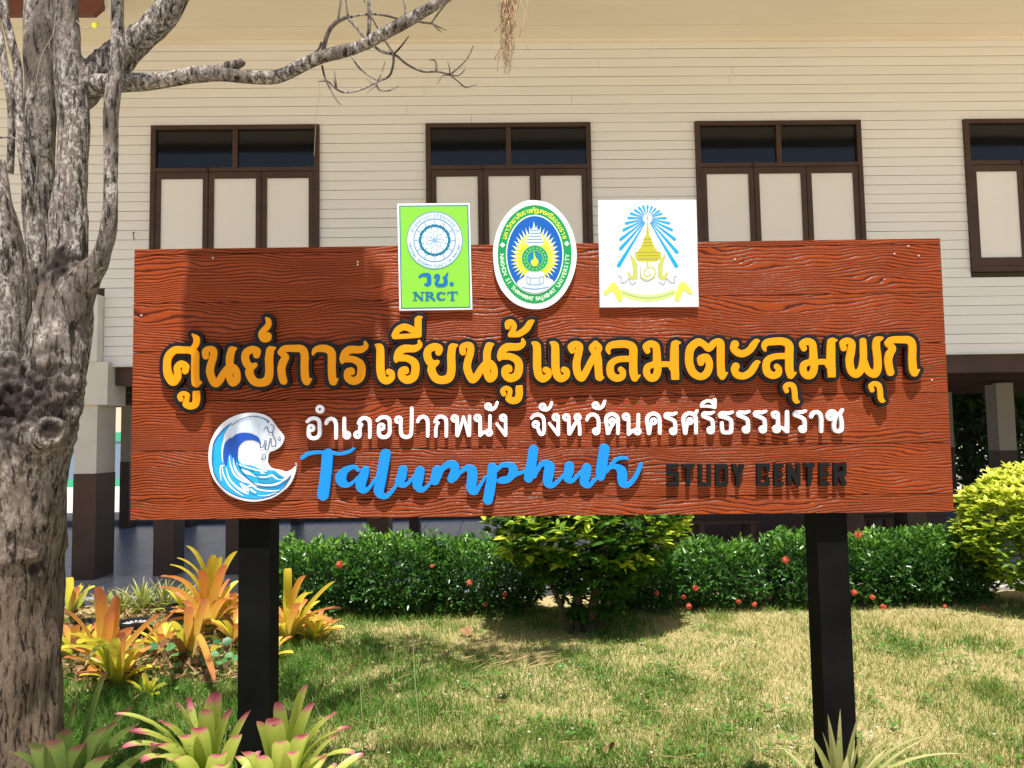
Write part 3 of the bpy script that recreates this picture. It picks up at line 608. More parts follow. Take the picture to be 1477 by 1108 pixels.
def ring_text(name, text, cx, cy, rx, ry, a0, a1, size, m, parent, d, outward=True):
    mbv, mbf = [], []
    chars = []
    cl = []
    for ch in text:
        if cl and ord(ch) in list(range(0x0E31, 0x0E32)) + list(range(0x0E34, 0x0E3B)) + list(range(0x0E47, 0x0E4F)): cl[-1] += ch
        else: cl.append(ch)
    n = len(cl)
    for i, ch in enumerate(cl):
        if ch == ' ': continue
        c = bpy.data.curves.new('t', 'FONT'); c.body = ch; c.size = size; c.align_x = 'CENTER'; c.offset = .012*size/1; c.resolution_u = 3
        ob = bpy.data.objects.new('tmp_text', c); C.objects.link(ob); dg = bpy.context.evaluated_depsgraph_get(); me = bpy.data.meshes.new_from_object(ob.evaluated_get(dg)); bpy.data.objects.remove(ob)
        a = a0 + (a1-a0)*i/(n-1); px_ = cx+rx*math.cos(a); py_ = cy-ry*math.sin(a)
        tx, ty = -rx*math.sin(a), ry*math.cos(a)                      # tangent for growing angle (y up)
        if a1 < a0: tx, ty = -tx, -ty
        l = math.hypot(tx, ty); tx /= l; ty /= l
        base = len(mbv)
        for v in me.vertices:
            x, y = v.co.x, v.co.y
            qx = px_ + x*tx - y*ty; qy = py_ - (x*ty + y*tx)
            u, w = suv(qx, qy, d); mbv.append((u, -d, w))
        for p in me.polygons: mbf.append(tuple(base+k for k in p.vertices))
        bpy.data.meshes.remove(me)
    me = bpy.data.meshes.new(name); me.from_pydata(mbv, [], mbf); me.update()
    return link(name, me, m, parent)

# --- green plaque with a wheel seal
o, s = (560, 280), 6.157
pl = solid('green_plaque', [T_(o, s, [(80,85),(720,80),(748,1025),(98,1035)])], .0, .014, white_p, sign, label='bright green rectangular plaque with a wheel seal')
d = .0142; teal = ink('teal_blue_ink', (.004,.15,.27)); green = ink('lime_green_ink', (.22,.56,.04)); pale = ink('pale_blue_ink', (.66,.80,.90)); grey_b = ink('grey_blue_ink', (.16,.27,.42))
lay('border_line', [T_(o, s, [(97,103),(711,97),(731,1010),(112,1020)])], d, teal, pl)
lay('green_field', [T_(o, s, [(106,112),(702,106),(722,1001),(121,1011)])], d+.0006, green, pl)
lay('seal_disc', [T_(o, s, ell(412,410,250,256))], d+.0012, pale, pl)
rg = lambda cx, cy, rx, ry, w, n=48: [(cx+rx*math.cos(2*math.pi*k/n), cy+ry*math.sin(2*math.pi*k/n), w) for k in range(n+1)]
lay('seal_rings', strokes(o, s, [rg(412,410,246,252,4), rg(412,410,184,190,5)], .25), d+.0018, grey_b, pl)
lay('seal_wheel', strokes(o, s, [[(412+130*math.cos(a), 410+130*math.sin(a), 13) for a in np.linspace(k*math.pi/6+.36, (k+1)*math.pi/6+.16, 5)] for k in range(12)] + [[(412+100*math.cos(k*math.pi/6+.26), 410+100*math.sin(k*math.pi/6+.26), 3),(412+118*math.cos(k*math.pi/6+.26), 410+118*math.sin(k*math.pi/6+.26), 3)] for k in range(12)] + [[(412,405,12),(412,414,12)]], .25), d+.0018, teal, pl)
lay('seal_spokes', strokes(o, s, [[(412+(140+dx)*math.cos(k*math.pi/6), 410+(140+dx)*math.sin(k*math.pi/6), 5) for dx in (0, 15, 35)] for k in range(12)] + [[(412,410,2),(412+55*math.cos(a+.25), 410+55*math.sin(a+.25), 2),(412+85*math.cos(a), 410+85*math.sin(a), 2),(412+55*math.cos(a-.25), 410+55*math.sin(a-.25), 2),(412,410,2)] for a in [k*math.pi/4.5 for k in range(9)]], .25), d+.0022, ink('soft_blue_ink', (.28,.42,.60)), pl)
lay('seal_rays', [T_(o, s, [(412+26*math.cos(a), 410+26*math.sin(a)), (412+60*math.cos(a+.09), 410+60*math.sin(a+.09)), (412+60*math.cos(a-.09), 410+60*math.sin(a-.09))]) for a in [k*math.pi/4.5+.35 for k in range(9)]], d+.0022, ink('pink_ink', (.80,.55,.60)), pl)
lay('plaque_letters', strokes(o, s, [[(278,735,10),(300,720,14),(350,718,18),(362,740,20),(362,790,20),(345,805,14),(325,800,8)],
   [(412,738,9),(428,720,11),(448,728,12),(442,760,12),(426,788,15),(440,808,16),(480,810,16),(510,792,18),(508,750,18)],[(490,742,8),(505,735,9),(518,722,10),(526,704,8)],[(412,738,8),(426,747,7)],[(562,798,18),(564,800,18)]], .25), d+.0018, ink('bright_blue_ink', (.003,.14,.36)), pl)
lay('plaque_letters', strokes(o, s, [[(238,878,10),(238,940,5)],[(238,878,10),(300,940,11)],[(302,872,5),(302,940,5)],[(220,872,4),(252,872,4)],[(290,872,4),(318,872,4)],[(222,942,4),(254,942,4)],
   [(345,875,11),(345,940,11)],[(345,875,5),(385,878,9),(392,892,11),(380,905,9),(350,908,5)],[(368,908,9),(408,940,11)],[(328,874,4),(350,874,4)],[(330,942,4),(362,942,4)],
   [(500,888,6),(475,873,6),(445,885,12),(438,908,13),(450,930,12),(478,942,6),(502,930,6)],[(502,872,4),(502,892,5)],
   [(570,872,11),(570,940,11)],[(530,874,6),(612,870,6)],[(530,874,4),(528,892,5)],[(612,870,4),(614,888,5)],[(555,942,4),(588,942,4)]], .25, True), d+.0018, teal, pl)
ccx, ccy = o[0]+412/s, o[1]+410/s
ring_text('seal_text', 'สำนักงานการวิจัยแห่งชาติ', ccx, ccy, 200/s, 205/s, R(158), R(22), 7.0, grey_b, pl, d+.0022)
ring_text('seal_text', 'NATIONAL RESEARCH COUNCIL OF THAILAND', ccx, ccy, 234/s, 240/s, R(190), R(350), 5.6, grey_b, pl, d+.0022)

# --- oval university plaque
o, s = (700, 280), 6.157
pl = solid('oval_plaque', [poly(o, s, [(440,55),(320,75),(200,165),(115,300),(72,460),(72,600),(95,740),(150,860),(240,955),(340,1005),(450,1022),(560,1000),(660,930),(740,820),(795,680),(812,520),(780,350),(700,200),(580,90)])], .0, .014, white_p, sign, label='white oval plaque with green ring and flames')
d = .0142; gr = ink('emerald_ink', (.005,.28,.07)); yl = ink('lemon_ink', (.80,.78,.03)); lite = ink('pale_mint_ink', (.72,.88,.62)); royal = ink('royal_blue_ink', (.002,.10,.42)); icy = ink('icy_ink', (.58,.68,.80))
lay('green_ring', [T_(o, s, ell(438,535,328,437))], d, gr, pl)
lay('inner_line', [T_(o, s, ell(439,538,256,354))], d+.0006, lite, pl)
lay('blue_field', [T_(o, s, ell(439,538,246,343))], d+.0012, royal, pl)
fl = []; nf = 34
for k in range(nf):
    a = math.pi*(.5+.16) + (2*math.pi - .32*math.pi)*k/(nf-1)          # leaves the foot open
    aa = a; ro = 1.0
    rx, ry = (220, 290) if math.sin(aa) < 0 else (222, 235)
    for t, rr in ((-.5, .72), (-.2, .83), (.05, 1.0), (.25, .80)):
        b_ = aa + t*2*math.pi/nf; fl.append((440+rx*rr*math.cos(b_), 565+ry*rr*math.sin(b_)))
fl.append((440, 700))
lay('flame_tips', [T_(o, s, fl)], d+.0018, ink('cream_ink', (.70,.76,.45)), pl)
lay('flames', [T_(o, s, [(440+(x-440)*.90, 575+(y-565)*.86) for x, y in fl])], d+.0024, yl, pl)
lay('pedestal', [poly(o, s, [(282,785),(330,745),(360,735),(370,695),(440,685),(515,695),(522,740),(560,745),(606,778),(560,840),(500,868),(440,878),(380,868),(320,840)])], d+.003, icy, pl)
lay('pedestal_lines', strokes(o, s, [[(370,730,3),(400,745,3),(480,745,3),(515,730,3)],[(368,790,3),(400,805,3),(480,805,3),(515,790,3)],[(370,730,3),(368,790,3)],[(400,745,3),(400,805,3)],[(480,745,3),(480,805,3)],[(515,730,3),(515,790,3)],[(330,830,4),(440,845,4),(560,828,4)]], .25, True), d+.0036, grey_b, pl)
lay('spire', [T_(o, s, [(430,240),(445,300),(475,315),(485,360),(510,400),(522,440),(480,462),(440,458),(390,462),(355,438),(370,400),(395,360),(402,315),(420,300)])], d+.003, icy, pl)
lay('spire_lines', strokes(o, s, [[(402+i*-9,320+i*27,3),(475+i*10,320+i*27,3)] for i in range(5)], .25, True), d+.0036, grey_b, pl)
lay('centre_disc', [T_(o, s, ell(441,573,121,120))], d+.003, gr, pl)
lay('centre_rings', strokes(o, s, [rg(441,573,116,115,3), rg(441,573,72,72,3)] + [[(441+94*math.cos(a), 573+94*math.sin(a), 6),(441+94*math.cos(a+.12), 573+94*math.sin(a+.12), 3)] for a in [k*2*math.pi/18 for k in range(18)]], .25), d+.0036, ink('light_green_ink', (.25,.60,.25)), pl)
lay('centre_blue', [T_(o, s, ell(441,573,64,64))], d+.0042, ink('teal_green_ink', (.005,.22,.30)), pl)
lay('centre_flame', [poly(o, s, [(432,510),(445,560),(468,590),(468,620),(440,640),(408,620),(410,590),(430,575)])], d+.0048, yl, pl)
lay('ring_ornament', [T_(o, s, [(cx+24*math.cos(a), cy+24*math.sin(a)) for a in [k*math.pi/2 for k in range(4)]]) for cx, cy in ((153,452),(723,440))], d+.0008, lite, pl)
ccx, ccy = o[0]+438/s, o[1]+535/s
ring_text('ring_text', 'มหาวิทยาลัยราชภัฏนครศรีธรรมราช', ccx, ccy, 270/s, 372/s, R(157), R(23), 9.6, yl, pl, d+.0008)
ring_text('ring_text', 'NAKHON SI THAMMARAT RAJABHAT UNIVERSITY', ccx, ccy, 308/s, 412/s, R(182), R(358), 8.2, lite, pl, d+.0008)

# --- white plaque with a crown below blue rays
o, s = (855, 280), 6.156
pl = solid('white_plaque', [T_(o, s, [(50,55),(918,50),(942,1000),(62,1005)])], .0, .014, white_p, sign, label='white square plaque with a golden crown under blue rays')
d = .0142; cy_ = ink('sky_blue_ink', (.004,.34,.66)); gold = ink('gold_ink', (.48,.44,.02)); gold2 = ink('pale_gold_ink', (.48,.50,.10)); lin = ink('olive_line_ink', (.40,.38,.12))
rays = []
for ex, ey in ((487,92),(528,102),(563,122),(600,143),(622,170),(660,213),(692,262),(715,325),(742,412),(760,530),(752,655),(442,95),(402,110),(365,135),(325,168),(305,210),(280,262),(260,325),(234,412),(235,498),(220,650)):
    vx, vy = ex-487, ey-215; l = math.hypot(vx, vy); ux, uy = vx/l, vy/l; w = 8+8*(l/430)
    rays.append(T_(o, s, [(487+ux*42-uy*3, 215+uy*42+ux*3), (487+ux*(l-14)-uy*w, 215+uy*(l-14)+ux*w), (ex, ey), (487+ux*(l-14)+uy*w, 215+uy*(l-14)-ux*w), (487+ux*42+uy*3, 215+uy*42-ux*3)]))
for i, rr in enumerate(rays): lay('ray', [rr], d + .00003*i, cy_, pl)
lay('crown', strokes(o, s, [[(487,205,9),(487,230,5)],[(487,250,5),(487,300,9),(487,360,14)],[(470,385,13),(505,385,13)],[(462,412,14),(513,412,14)],[(450,440,14),(525,440,14)],[(440,470,16),(535,470,16)],[(420,498,16),(555,498,16)],[(390,528,18),(590,528,18)],[(395,560,18),(590,560,18)],[(410,582,14),(570,582,14)]], .3, True), d, gold, pl)
lay('crown_lines', strokes(o, s, [[(450,y,2.5),(525,y,2.5)] for y in (398,426,455)] + [[(400,y,2.5),(585,y,2.5)] for y in (513,544,573)], .25, True), d+.0006, lin, pl)
lay('supporters', strokes(o, s, [[(345,560,10),(365,600,20),(375,680,20),(370,740,22),(335,740,14),(320,700,10)],[(635,560,10),(612,600,20),(600,680,20),(610,740,22),(640,740,14),(660,700,10)],[(487,600,8),(487,640,10)],[(420,660,4),(430,730,8),(487,765,8),(545,730,8),(550,670,6),(500,650,6),(455,690,6),(470,730,6),(510,720,6),(500,695,5)]], .3), d, gold2, pl)
lay('scroll_lines', strokes(o, s, [[(225,720,3),(255,740,4),(250,780,4),(290,780,4),(320,750,4),(345,800,4),(385,780,4)],[(750,720,3),(720,740,4),(730,780,4),(690,780,4),(655,750,4),(630,800,4),(590,780,4)],[(395,600,3),(395,760,3)],[(580,600,3),(580,760,3)],[(330,520,3),(345,560,3)],[(640,520,3),(632,560,3)],[(425,650,3),(425,740,3),(485,770,3),(550,735,3)]], .25), d+.0008, ink('grey_line_ink', (.36,.40,.40)), pl)
rib = ink('pale_lime_ink', (.55,.66,.18))
lay('ribbon', strokes(o, s, [[(255,872,26),(330,902,28),(410,918,30),(487,924,30),(560,918,30),(640,902,28),(715,872,26)]], .3), d, rib, pl)
for rs_ in ([(110,880,16),(150,850,22),(185,815,30),(215,870,28),(240,925,26)],[(872,876,16),(840,845,22),(800,810,30),(770,870,28),(750,925,26)]): lay('ribbon_end', strokes(o, s, [rs_], .3), d+.0006, ink('lime_yellow_ink', (.58,.66,.09)), pl)
lay('ribbon_marks', strokes(o, s, [[(270+i*19, 868+48*math.sin(math.pi*i/23), 4),(278+i*19, 876+48*math.sin(math.pi*i/23), 4)] for i in range(24)], .25), d+.0012, ink('grey_green_ink', (.38,.52,.28)), pl)
# ---------------------------------------------------------------- lawn
def lawn_noise(x, y, s, o_=0): return noise.noise(Vector((x*s+o_, y*s, o_)))
n = 300000
# blades stand denser near the viewer
yy = 3.05 + 3.95*rng.random(n)**1.35; xx = (rng.random(n)-.5)*2*(yy*.72+.5) + .02*yy
keep = (xx > -6) & (xx < 8); xx, yy = xx[keep], yy[keep]
lush = np.array([lawn_noise(x, y, .75)*.9 + lawn_noise(x, y, 2.6, 5)*.8 + lawn_noise(x, y, 7, 9)*.5 for x, y in zip(xx, yy)])
lush += np.clip((.25-xx)*.26, -.24, .42) - .02
m_ = (rng.random(len(xx)) < .55 + .5*np.clip(lush+.35, 0, 1)); xx, yy, lush = xx[m_], yy[m_], lush[m_]; n = len(xx)
gz = np.array([.018*noise.noise(Vector((x*.9, y*.9, 0))) for x, y in zip(xx, yy)])
h = (.020 + .055*rng.random(n)**3) * (1+.55*np.clip(lush, -.3, 1)); w = .0016 + .0013*rng.random(n)
az = rng.random(n)*2*np.pi; lean = .25 + 1.0*rng.random(n); la = rng.random(n)*2*np.pi
wx, wy = np.cos(az)*w, np.sin(az)*w; lx, ly = np.cos(la)*lean*h, np.sin(la)*lean*h
P0 = np.stack([xx-wx, yy-wy, gz-.004], 1); P1 = np.stack([xx+wx, yy+wy, gz-.004], 1)
P2 = np.stack([xx+wx*.8+lx*.4, yy+wy*.8+ly*.4, gz+h*.6], 1); P3 = np.stack([xx-wx*.8+lx*.4, yy-wy*.8+ly*.4, gz+h*.6], 1); P4 = np.stack([xx+lx, yy+ly, gz+h], 1)
V = np.stack([P0, P1, P2, P3, P4], 1).reshape(-1, 3); i = np.arange(n)[:,None]*5
tint = np.clip(.66 + .72*lush + .24*rng.standard_normal(n), 0, 1)
m_grass = leafmat('grass_blades', [(0, (.50,.45,.19)), (.3, (.40,.39,.12)), (.5, (.27,.31,.07)), (.75, (.14,.25,.035)), (1, (.08,.19,.02))], .6, .35, spec=.3)
link('grass', np_mesh('grass', V, [i+np.array([[0,1,2,3]]), i+np.array([[3,2,4]])], {'tint': np.repeat(tint, 5)}), m_grass, kind='stuff')
# low broad-leaved weeds and clover among the grass
cn, dn, nn_, ln_, tn_ = [], [], [], [], []
for k in range(1000):
    y = 3.1+3.6*random.random()**1.2; x = (random.random()-.5)*2*(y*.72+.3)
    if lawn_noise(x, y, .75) < -.02 and random.random() < .7: continue
    for q in range(random.randint(5, 14)):
        a = random.random()*6.28; r = random.random()*.07; cn.append((x+r*math.cos(a), y+r*math.sin(a), .012+.035*random.random())); dn.append((math.cos(a), math.sin(a), .35*random.random())); nn_.append((random.uniform(-.3,.3), random.uniform(-.3,.3), 1)); ln_.append(.016+.03*random.random()**2); tn_.append(random.uniform(.5, 1))
V, F = leafcloud(np.array(cn), np.array(dn), np.array(nn_), np.array(ln_), np.array(ln_)*.6)
m_weed = leafmat('weed_leaves', [(0, (.30,.34,.07)), (.6, (.13,.28,.04)), (1, (.07,.20,.03))], .5, .35)
link('weeds', np_mesh('weeds', V, [F], {'tint': np.repeat(tn_, 6)}), m_weed, kind='stuff')
# dry straws and tall thin seed stalks
mb = MB()
for k in range(260):
    y = 3.1+3.4*random.random(); x = (random.random()-.5)*2*(y*.7+.3); a = random.random()*6.28; l = .05+.12*random.random(); z = .02+.02*random.random()
    mb.tube([(x, y, z), (x+l*.5*math.cos(a), y+l*.5*math.sin(a), z+.012*random.random()), (x+l*math.cos(a), y+l*math.sin(a), z+random.uniform(-.01,.02))], [.0016,.0013,.0007], 3)
for k in range(70):
    p = ground(random.uniform(655, 800), random.uniform(935, 972)); a = random.gauss(.35, .25); l = random.uniform(.08, .22)
    mb.tube([(p.x, p.y, .03), (p.x+l*math.cos(a), p.y+l*math.sin(a), .04+random.uniform(-.01,.02))], [.002,.001], 3)
mb.build('dry_straw', mat('straw', (.52,.36,.17), .8, .2), kind='stuff')
mb = MB()
for px, py, ty in ((566,1010,905),(606,1060,895),(1018,1100,940),(1085,1108,965),(1320,1070,1030),(1145,1075,985),(525,1090,965),(690,1075,1030),(742,1010,925),(850,1000,960),(960,990,930),(1060,1030,985),(245,1000,905),(778,985,948),(640,1100,1040),(905,1100,1050)):
    p = ground(px, py); t = at(px+random.uniform(-12, 12), ty, p.y); mid = (p+t)/2 + Vector((random.uniform(-.01,.01), 0, 0)); mb.tube([p, mid, t], [.0026,.0020,.0012], 4)
mb.build('seed_stalks', mat('pale_stalk', (.42,.45,.18), .7), kind='stuff')
# a few lush tufts of longer grass
tv, tfq, tt2 = [], [], []
for px, py, q, hh in ((1430,1000,420,.09),(1345,1015,150,.06),(520,960,200,.08),(660,965,160,.08),(590,1085,200,.07),(745,1075,160,.06),(925,985,140,.06),(1070,990,160,.06),(1150,1045,200,.08),(440,1010,260,.09),(500,895,200,.08),(560,890,160,.08),(640,888,120,.07),(1035,895,160,.09),(1270,905,90,.05),(990,1065,150,.06),(820,1060,150,.06),(330,1010,260,.09),(250,1035,260,.09),(1400,925,70,.05)) + tuple((random.uniform(420,1470), 885+215*random.random()**.8, random.randint(20,90), random.uniform(.04,.085)) for _ in range(110)):
    c0 = ground(px, py)
    for k in range(q):
        x, y = c0.x+random.gauss(0,.075), c0.y+random.gauss(0,.075); a = random.random()*6.28; l = hh*random.uniform(.4,1.1); w = random.uniform(.0015,.003); lx, ly = random.gauss(0,.5)*l, random.gauss(0,.5)*l; wx, wy = math.cos(a)*w, math.sin(a)*w; b0 = len(tv)
        tv += [(x-wx, y-wy, 0), (x+wx, y+wy, 0), (x+wx*.7+lx*.4, y+wy*.7+ly*.4, l*.6), (x-wx*.7+lx*.4, y-wy*.7+ly*.4, l*.6), (x+lx, y+ly, l)]; tfq.append(b0); tt2 += [min(1,max(.1,random.gauss(.66,.22)))]*5
b0 = np.array(tfq)[:,None]; link('grass_tufts', np_mesh('grass_tufts', tv, [b0+np.array([[0,1,2,3]]), b0+np.array([[3,2,4]])], {'tint': tt2}), m_grass, kind='stuff')
# tiny white daisies
mb = MB()
for k in range(38):
    y = 3.3+2.6*random.random(); x = -1+5*random.random()*.7; z = .045+.03*random.random()
    if random.random() < .5: x, y = x*.6+.5, 3.6+1.4*random.random()
    for q in range(5):
        a = q*1.2566; mb.quad((x, y, z), (x+.005*math.cos(a-.4), y+.005*math.sin(a-.4), z), (x+.008*math.cos(a), y+.008*math.sin(a), z+.002), (x+.005*math.cos(a+.4), y+.005*math.sin(a+.4), z))
mb.build('daisies', mat('daisy_white', (.85,.83,.80), .6), kind='stuff')
# fallen leaves
m_dead = mat('dead_leaf', (.20,.10,.05), .8, .2, var=(.30,.17,.08), vscale=20)
def dead_leaf(px, py, size, label, upright=0):
    p = ground(px, py); a = random.random()*6.28; V = []; n = 9; mb = MB()
    rim = [(size*(.5+.1*math.sin(3*t))*math.cos(t), size*.8*(.5)*math.sin(t), .012*math.sin(2*t+a)) for t in [k*2*math.pi/10 for k in range(10)]]
    for k in range(10):
        b2 = rim[(k+1) % 10]; c = rim[k]; n0 = len(mb.v); mb.v += [(0,0,.01), c, b2]; mb.f.append((n0, n0+1, n0+2))
    o = mb.build('fallen_leaf', m_dead, label=label, cat='leaf'); o.location = (p.x, p.y, .045+.02*upright); o.rotation_euler = (upright*1.2, .3, a)
dead_leaf(878, 1095, .07, 'brown curled fallen leaf on the grass at the bottom of the lawn', .5); dead_leaf(672, 918, .13, 'small brown fallen leaf on grass left of the round bush')

# ---------------------------------------------------------------- bark, trunk and branches of the left tree
def bark_mat():
    m = bpy.data.materials.new('grey_bark'); m.use_nodes = True; N = m.node_tree.nodes; L = m.node_tree.links; b = N['Principled BSDF']; b.inputs['Roughness'].default_value = .85; b.inputs['Specular IOR Level'].default_value = .25
    tc = N.new('ShaderNodeTexCoord')
    def nz(scale, st, det, rough=.6, dist=0):
        mp = N.new('ShaderNodeMapping'); mp.inputs['Scale'].default_value = st; L.new(tc.outputs['Object'], mp.inputs[0])
        n = N.new('ShaderNodeTexNoise'); n.inputs['Scale'].default_value = scale; n.inputs['Detail'].default_value = det; n.inputs['Roughness'].default_value = rough; n.inputs['Distortion'].default_value = dist; L.new(mp.outputs[0], n.inputs[0]); return n.outputs[0]
    def rampn(src, stops):
        r = N.new('ShaderNodeValToRGB'); e = r.color_ramp.elements
        while len(e) < len(stops): e.new(.5)
        for i, (p, c) in enumerate(stops): e[i].position = p; e[i].color = (*c, 1)
        L.new(src, r.inputs[0]); return r.outputs[0]
    fiss = nz(52, (1,1,.2), 8, .7, .6); base = rampn(nz(7, (1,1,.6), 6), [(.35, (.125,.098,.078)), (.65, (.25,.20,.16))])
    lich_dapple = rampn(nz(75, (1,1,.55), 8, .8), [(.49, (0,0,0)), (.55, (1,1,1))]); area = rampn(nz(4.2, (1,1,.5), 3), [(.40, (0,0,0)), (.52, (1,1,1))])  # pale lichen specks, made stronger to carry sun dapple in the colour
    ml = N.new('ShaderNodeMath'); ml.operation = 'MULTIPLY'; L.new(lich_dapple, ml.inputs[0])
    sx = N.new('ShaderNodeSeparateXYZ'); L.new(tc.outputs['Object'], sx.inputs[0]); mr = N.new('ShaderNodeMapRange'); mr.inputs[1].default_value = 1.0; mr.inputs[2].default_value = 1.75; mr.inputs[3].default_value = .12; L.new(sx.outputs[2], mr.inputs[0])
    ma = N.new('ShaderNodeMath'); ma.operation = 'MULTIPLY'; L.new(area, ma.inputs[0]); L.new(mr.outputs[0], ma.inputs[1]); L.new(ma.outputs[0], ml.inputs[1])
    mx = N.new('ShaderNodeMix'); mx.data_type = 'RGBA'; lowb = rampn(nz(9, (1,1,.4), 6), [(.35, (.13,.085,.055)), (.65, (.27,.19,.125))]); mh = N.new('ShaderNodeMix'); mh.data_type = 'RGBA'; L.new(mr.outputs[0], mh.inputs[0]); L.new(lowb, mh.inputs[6]); L.new(base, mh.inputs[7]); L.new(ml.outputs[0], mx.inputs[0]); L.new(mh.outputs[2], mx.inputs[6]); mx.inputs[7].default_value = (.55,.50,.44,1)
    dk = rampn(fiss, [(.40, (.10,.085,.07)), (.50, (1,1,1))]); m2 = N.new('ShaderNodeMix'); m2.data_type = 'RGBA'; m2.blend_type = 'MULTIPLY'; m2.inputs[0].default_value = 1; L.new(mx.outputs[2], m2.inputs[6]); L.new(dk, m2.inputs[7])
    a = N.new('ShaderNodeAttribute'); a.attribute_name = 'rot'; m3 = N.new('ShaderNodeMix'); m3.data_type = 'RGBA'; L.new(a.outputs['Fac'], m3.inputs[0]); L.new(m2.outputs[2], m3.inputs[6]); m3.inputs[7].default_value = (.030,.020,.015,1)
    L.new(m3.outputs[2], b.inputs['Base Color'])
    bp = N.new('ShaderNodeBump'); bp.inputs['Distance'].default_value = .016; L.new(fiss, bp.inputs['Height'])
    b2 = N.new('ShaderNodeBump'); b2.inputs['Distance'].default_value = .004; L.new(nz(120, (1,1,.5), 6), b2.inputs['Height']); L.new(bp.outputs[0], b2.inputs['Normal']); L.new(b2.outputs[0], b.inputs['Normal'])
    return m
m_bark = bark_mat()
YT = 2.95
tree = empty('tree', ground(5, 1100).lerp(Vector((0,0,0)), 0), label='old grey multi-stemmed tree at the left edge with a bare branch over the sign', cat='tree')
tree.location = (at(0, 1100, YT).x, YT, 0)
tl = tree.location.copy()
def pr(pts, n=4):                    # (px, py, rpx, Y) -> smoothed world points and radii
    q = []
    for i in range(len(pts)-1):
        p0 = pts[max(i-1,0)]; p1 = pts[i]; p2 = pts[i+1]; p3 = pts[min(i+2, len(pts)-1)]
        for k in range(n):
            t = k/n; q.append([.5*((2*b)+(-a+c)*t+(2*a-5*b+4*c-d)*t*t+(-a+3*b-3*c+d)*t**3) for a, b, c, d in zip(p0, p1, p2, p3)])
    q.append(list(pts[-1])); P, Rr = [], []
    for x, y, r, Y in q:
        w = at(x, y, Y); P.append(w); Rr.append(max(r, .2)*Y/FPX)
    return P, Rr
trunk = MB()
LIMBS = [
 [(-5,1420,118,2.95),(-2,1250,98,2.95),(0,1100,79,2.95),(-2,950,77,2.95),(-2,820,78,2.95),(4,700,76,2.95),(12,600,72,2.95),(20,520,52,2.98)],
 [(10,960,50,2.95),(22,800,55,2.93),(40,690,50,2.89),(62,600,46,2.87),(80,520,43,2.88),(90,450,38,2.9),(98,400,34,2.9)],
 [(-20,700,66,3.0),(-5,560,42,3.0),(2,450,38,3.02),(0,350,30,3.02),(-2,290,17,3.02),(-3,232,11,3.03)],
 [(80,430,28,2.92),(68,380,25,2.93),(56,320,22,2.95),(55,250,22,2.96),(58,150,21,2.98),(58,60,22,3.0),(55,-60,20,3.02),(40,-220,16,2.9)],
 [(96,420,30,2.9),(98,360,24,2.9),(100,300,23,2.9),(106,220,21,2.9),(104,140,22,2.9),(98,70,18,2.9),(96,0,16,2.9),(98,-120,14,2.85),(110,-300,11,2.6)],
 [(98,450,34,2.88),(115,412,26,2.86),(138,385,17,2.84),(152,350,12.5,2.82),(158,300,11,2.8),(160,220,10.5,2.8),(161,150,11,2.8),(168,80,10,2.8),(170,0,9.5,2.8),(172,-150,8,2.75)],
 [(104,150,20,2.93),(125,125,24,2.95),(150,100,25,2.96),(188,66,23,2.97),(222,38,21,2.98),(250,2,18,2.98),(268,-50,16,2.98),(285,-200,13,2.9)],
]
for l in LIMBS:
    P, Rr = pr(l); trunk.tube(P, Rr, 20, wob=.10)
# burl and cut stub at the fork of the big trunk
P, Rr = pr([(40,640,45,2.85),(62,632,27,2.80),(70,625,23,2.735),(72,622,21,2.715)]); trunk.tube(P, Rr, 16, wob=.12)
P, Rr = pr([(40,560,36,2.9),(20,600,56,2.9),(5,680,78,2.93),(4,800,80,2.95)]); trunk.tube(P, Rr, 16, wob=.2)
me = trunk.mesh('trunk'); me.transform(Matrix.Translation(-tl))
to = link('trunk', me, m_bark, tree)
md = to.modifiers.new('r', 'REMESH'); md.mode = 'VOXEL'; md.voxel_size = .0085
sm_ = to.modifiers.new('s', 'SMOOTH'); sm_.iterations = 3; sm_.factor = .5
dg = bpy.context.evaluated_depsgraph_get(); me2 = bpy.data.meshes.new_from_object(to.evaluated_get(dg)); to.modifiers.clear(); to.data = me2; me2.name = 'trunk'
nv = len(me2.vertices); co = np.empty(nv*3, np.float32); no = np.empty(nv*3, np.float32); me2.vertices.foreach_get('co', co); me2.vertices.foreach_get('normal', no); co = co.reshape(-1,3); no = no.reshape(-1,3)
STUB = at(74, 618, 2.71)-tl; ROT1 = at(88, 385, 2.85)-tl; ROT2 = at(137, 88, 2.93)-tl; ROT3 = at(185, 28, 2.95)-tl; BURL = at(20, 580, 2.8)-tl; HOLES = [(at(a, b, 2.86)-tl, r) for a, b, r in ((52,772,.018),(48,822,.022),(55,856,.014),(78,740,.02),(80,820,.02),(84,900,.016),(70,960,.012),(30,700,.02))]
rot = np.zeros(nv, np.float32); dis = np.zeros(nv, np.float32)
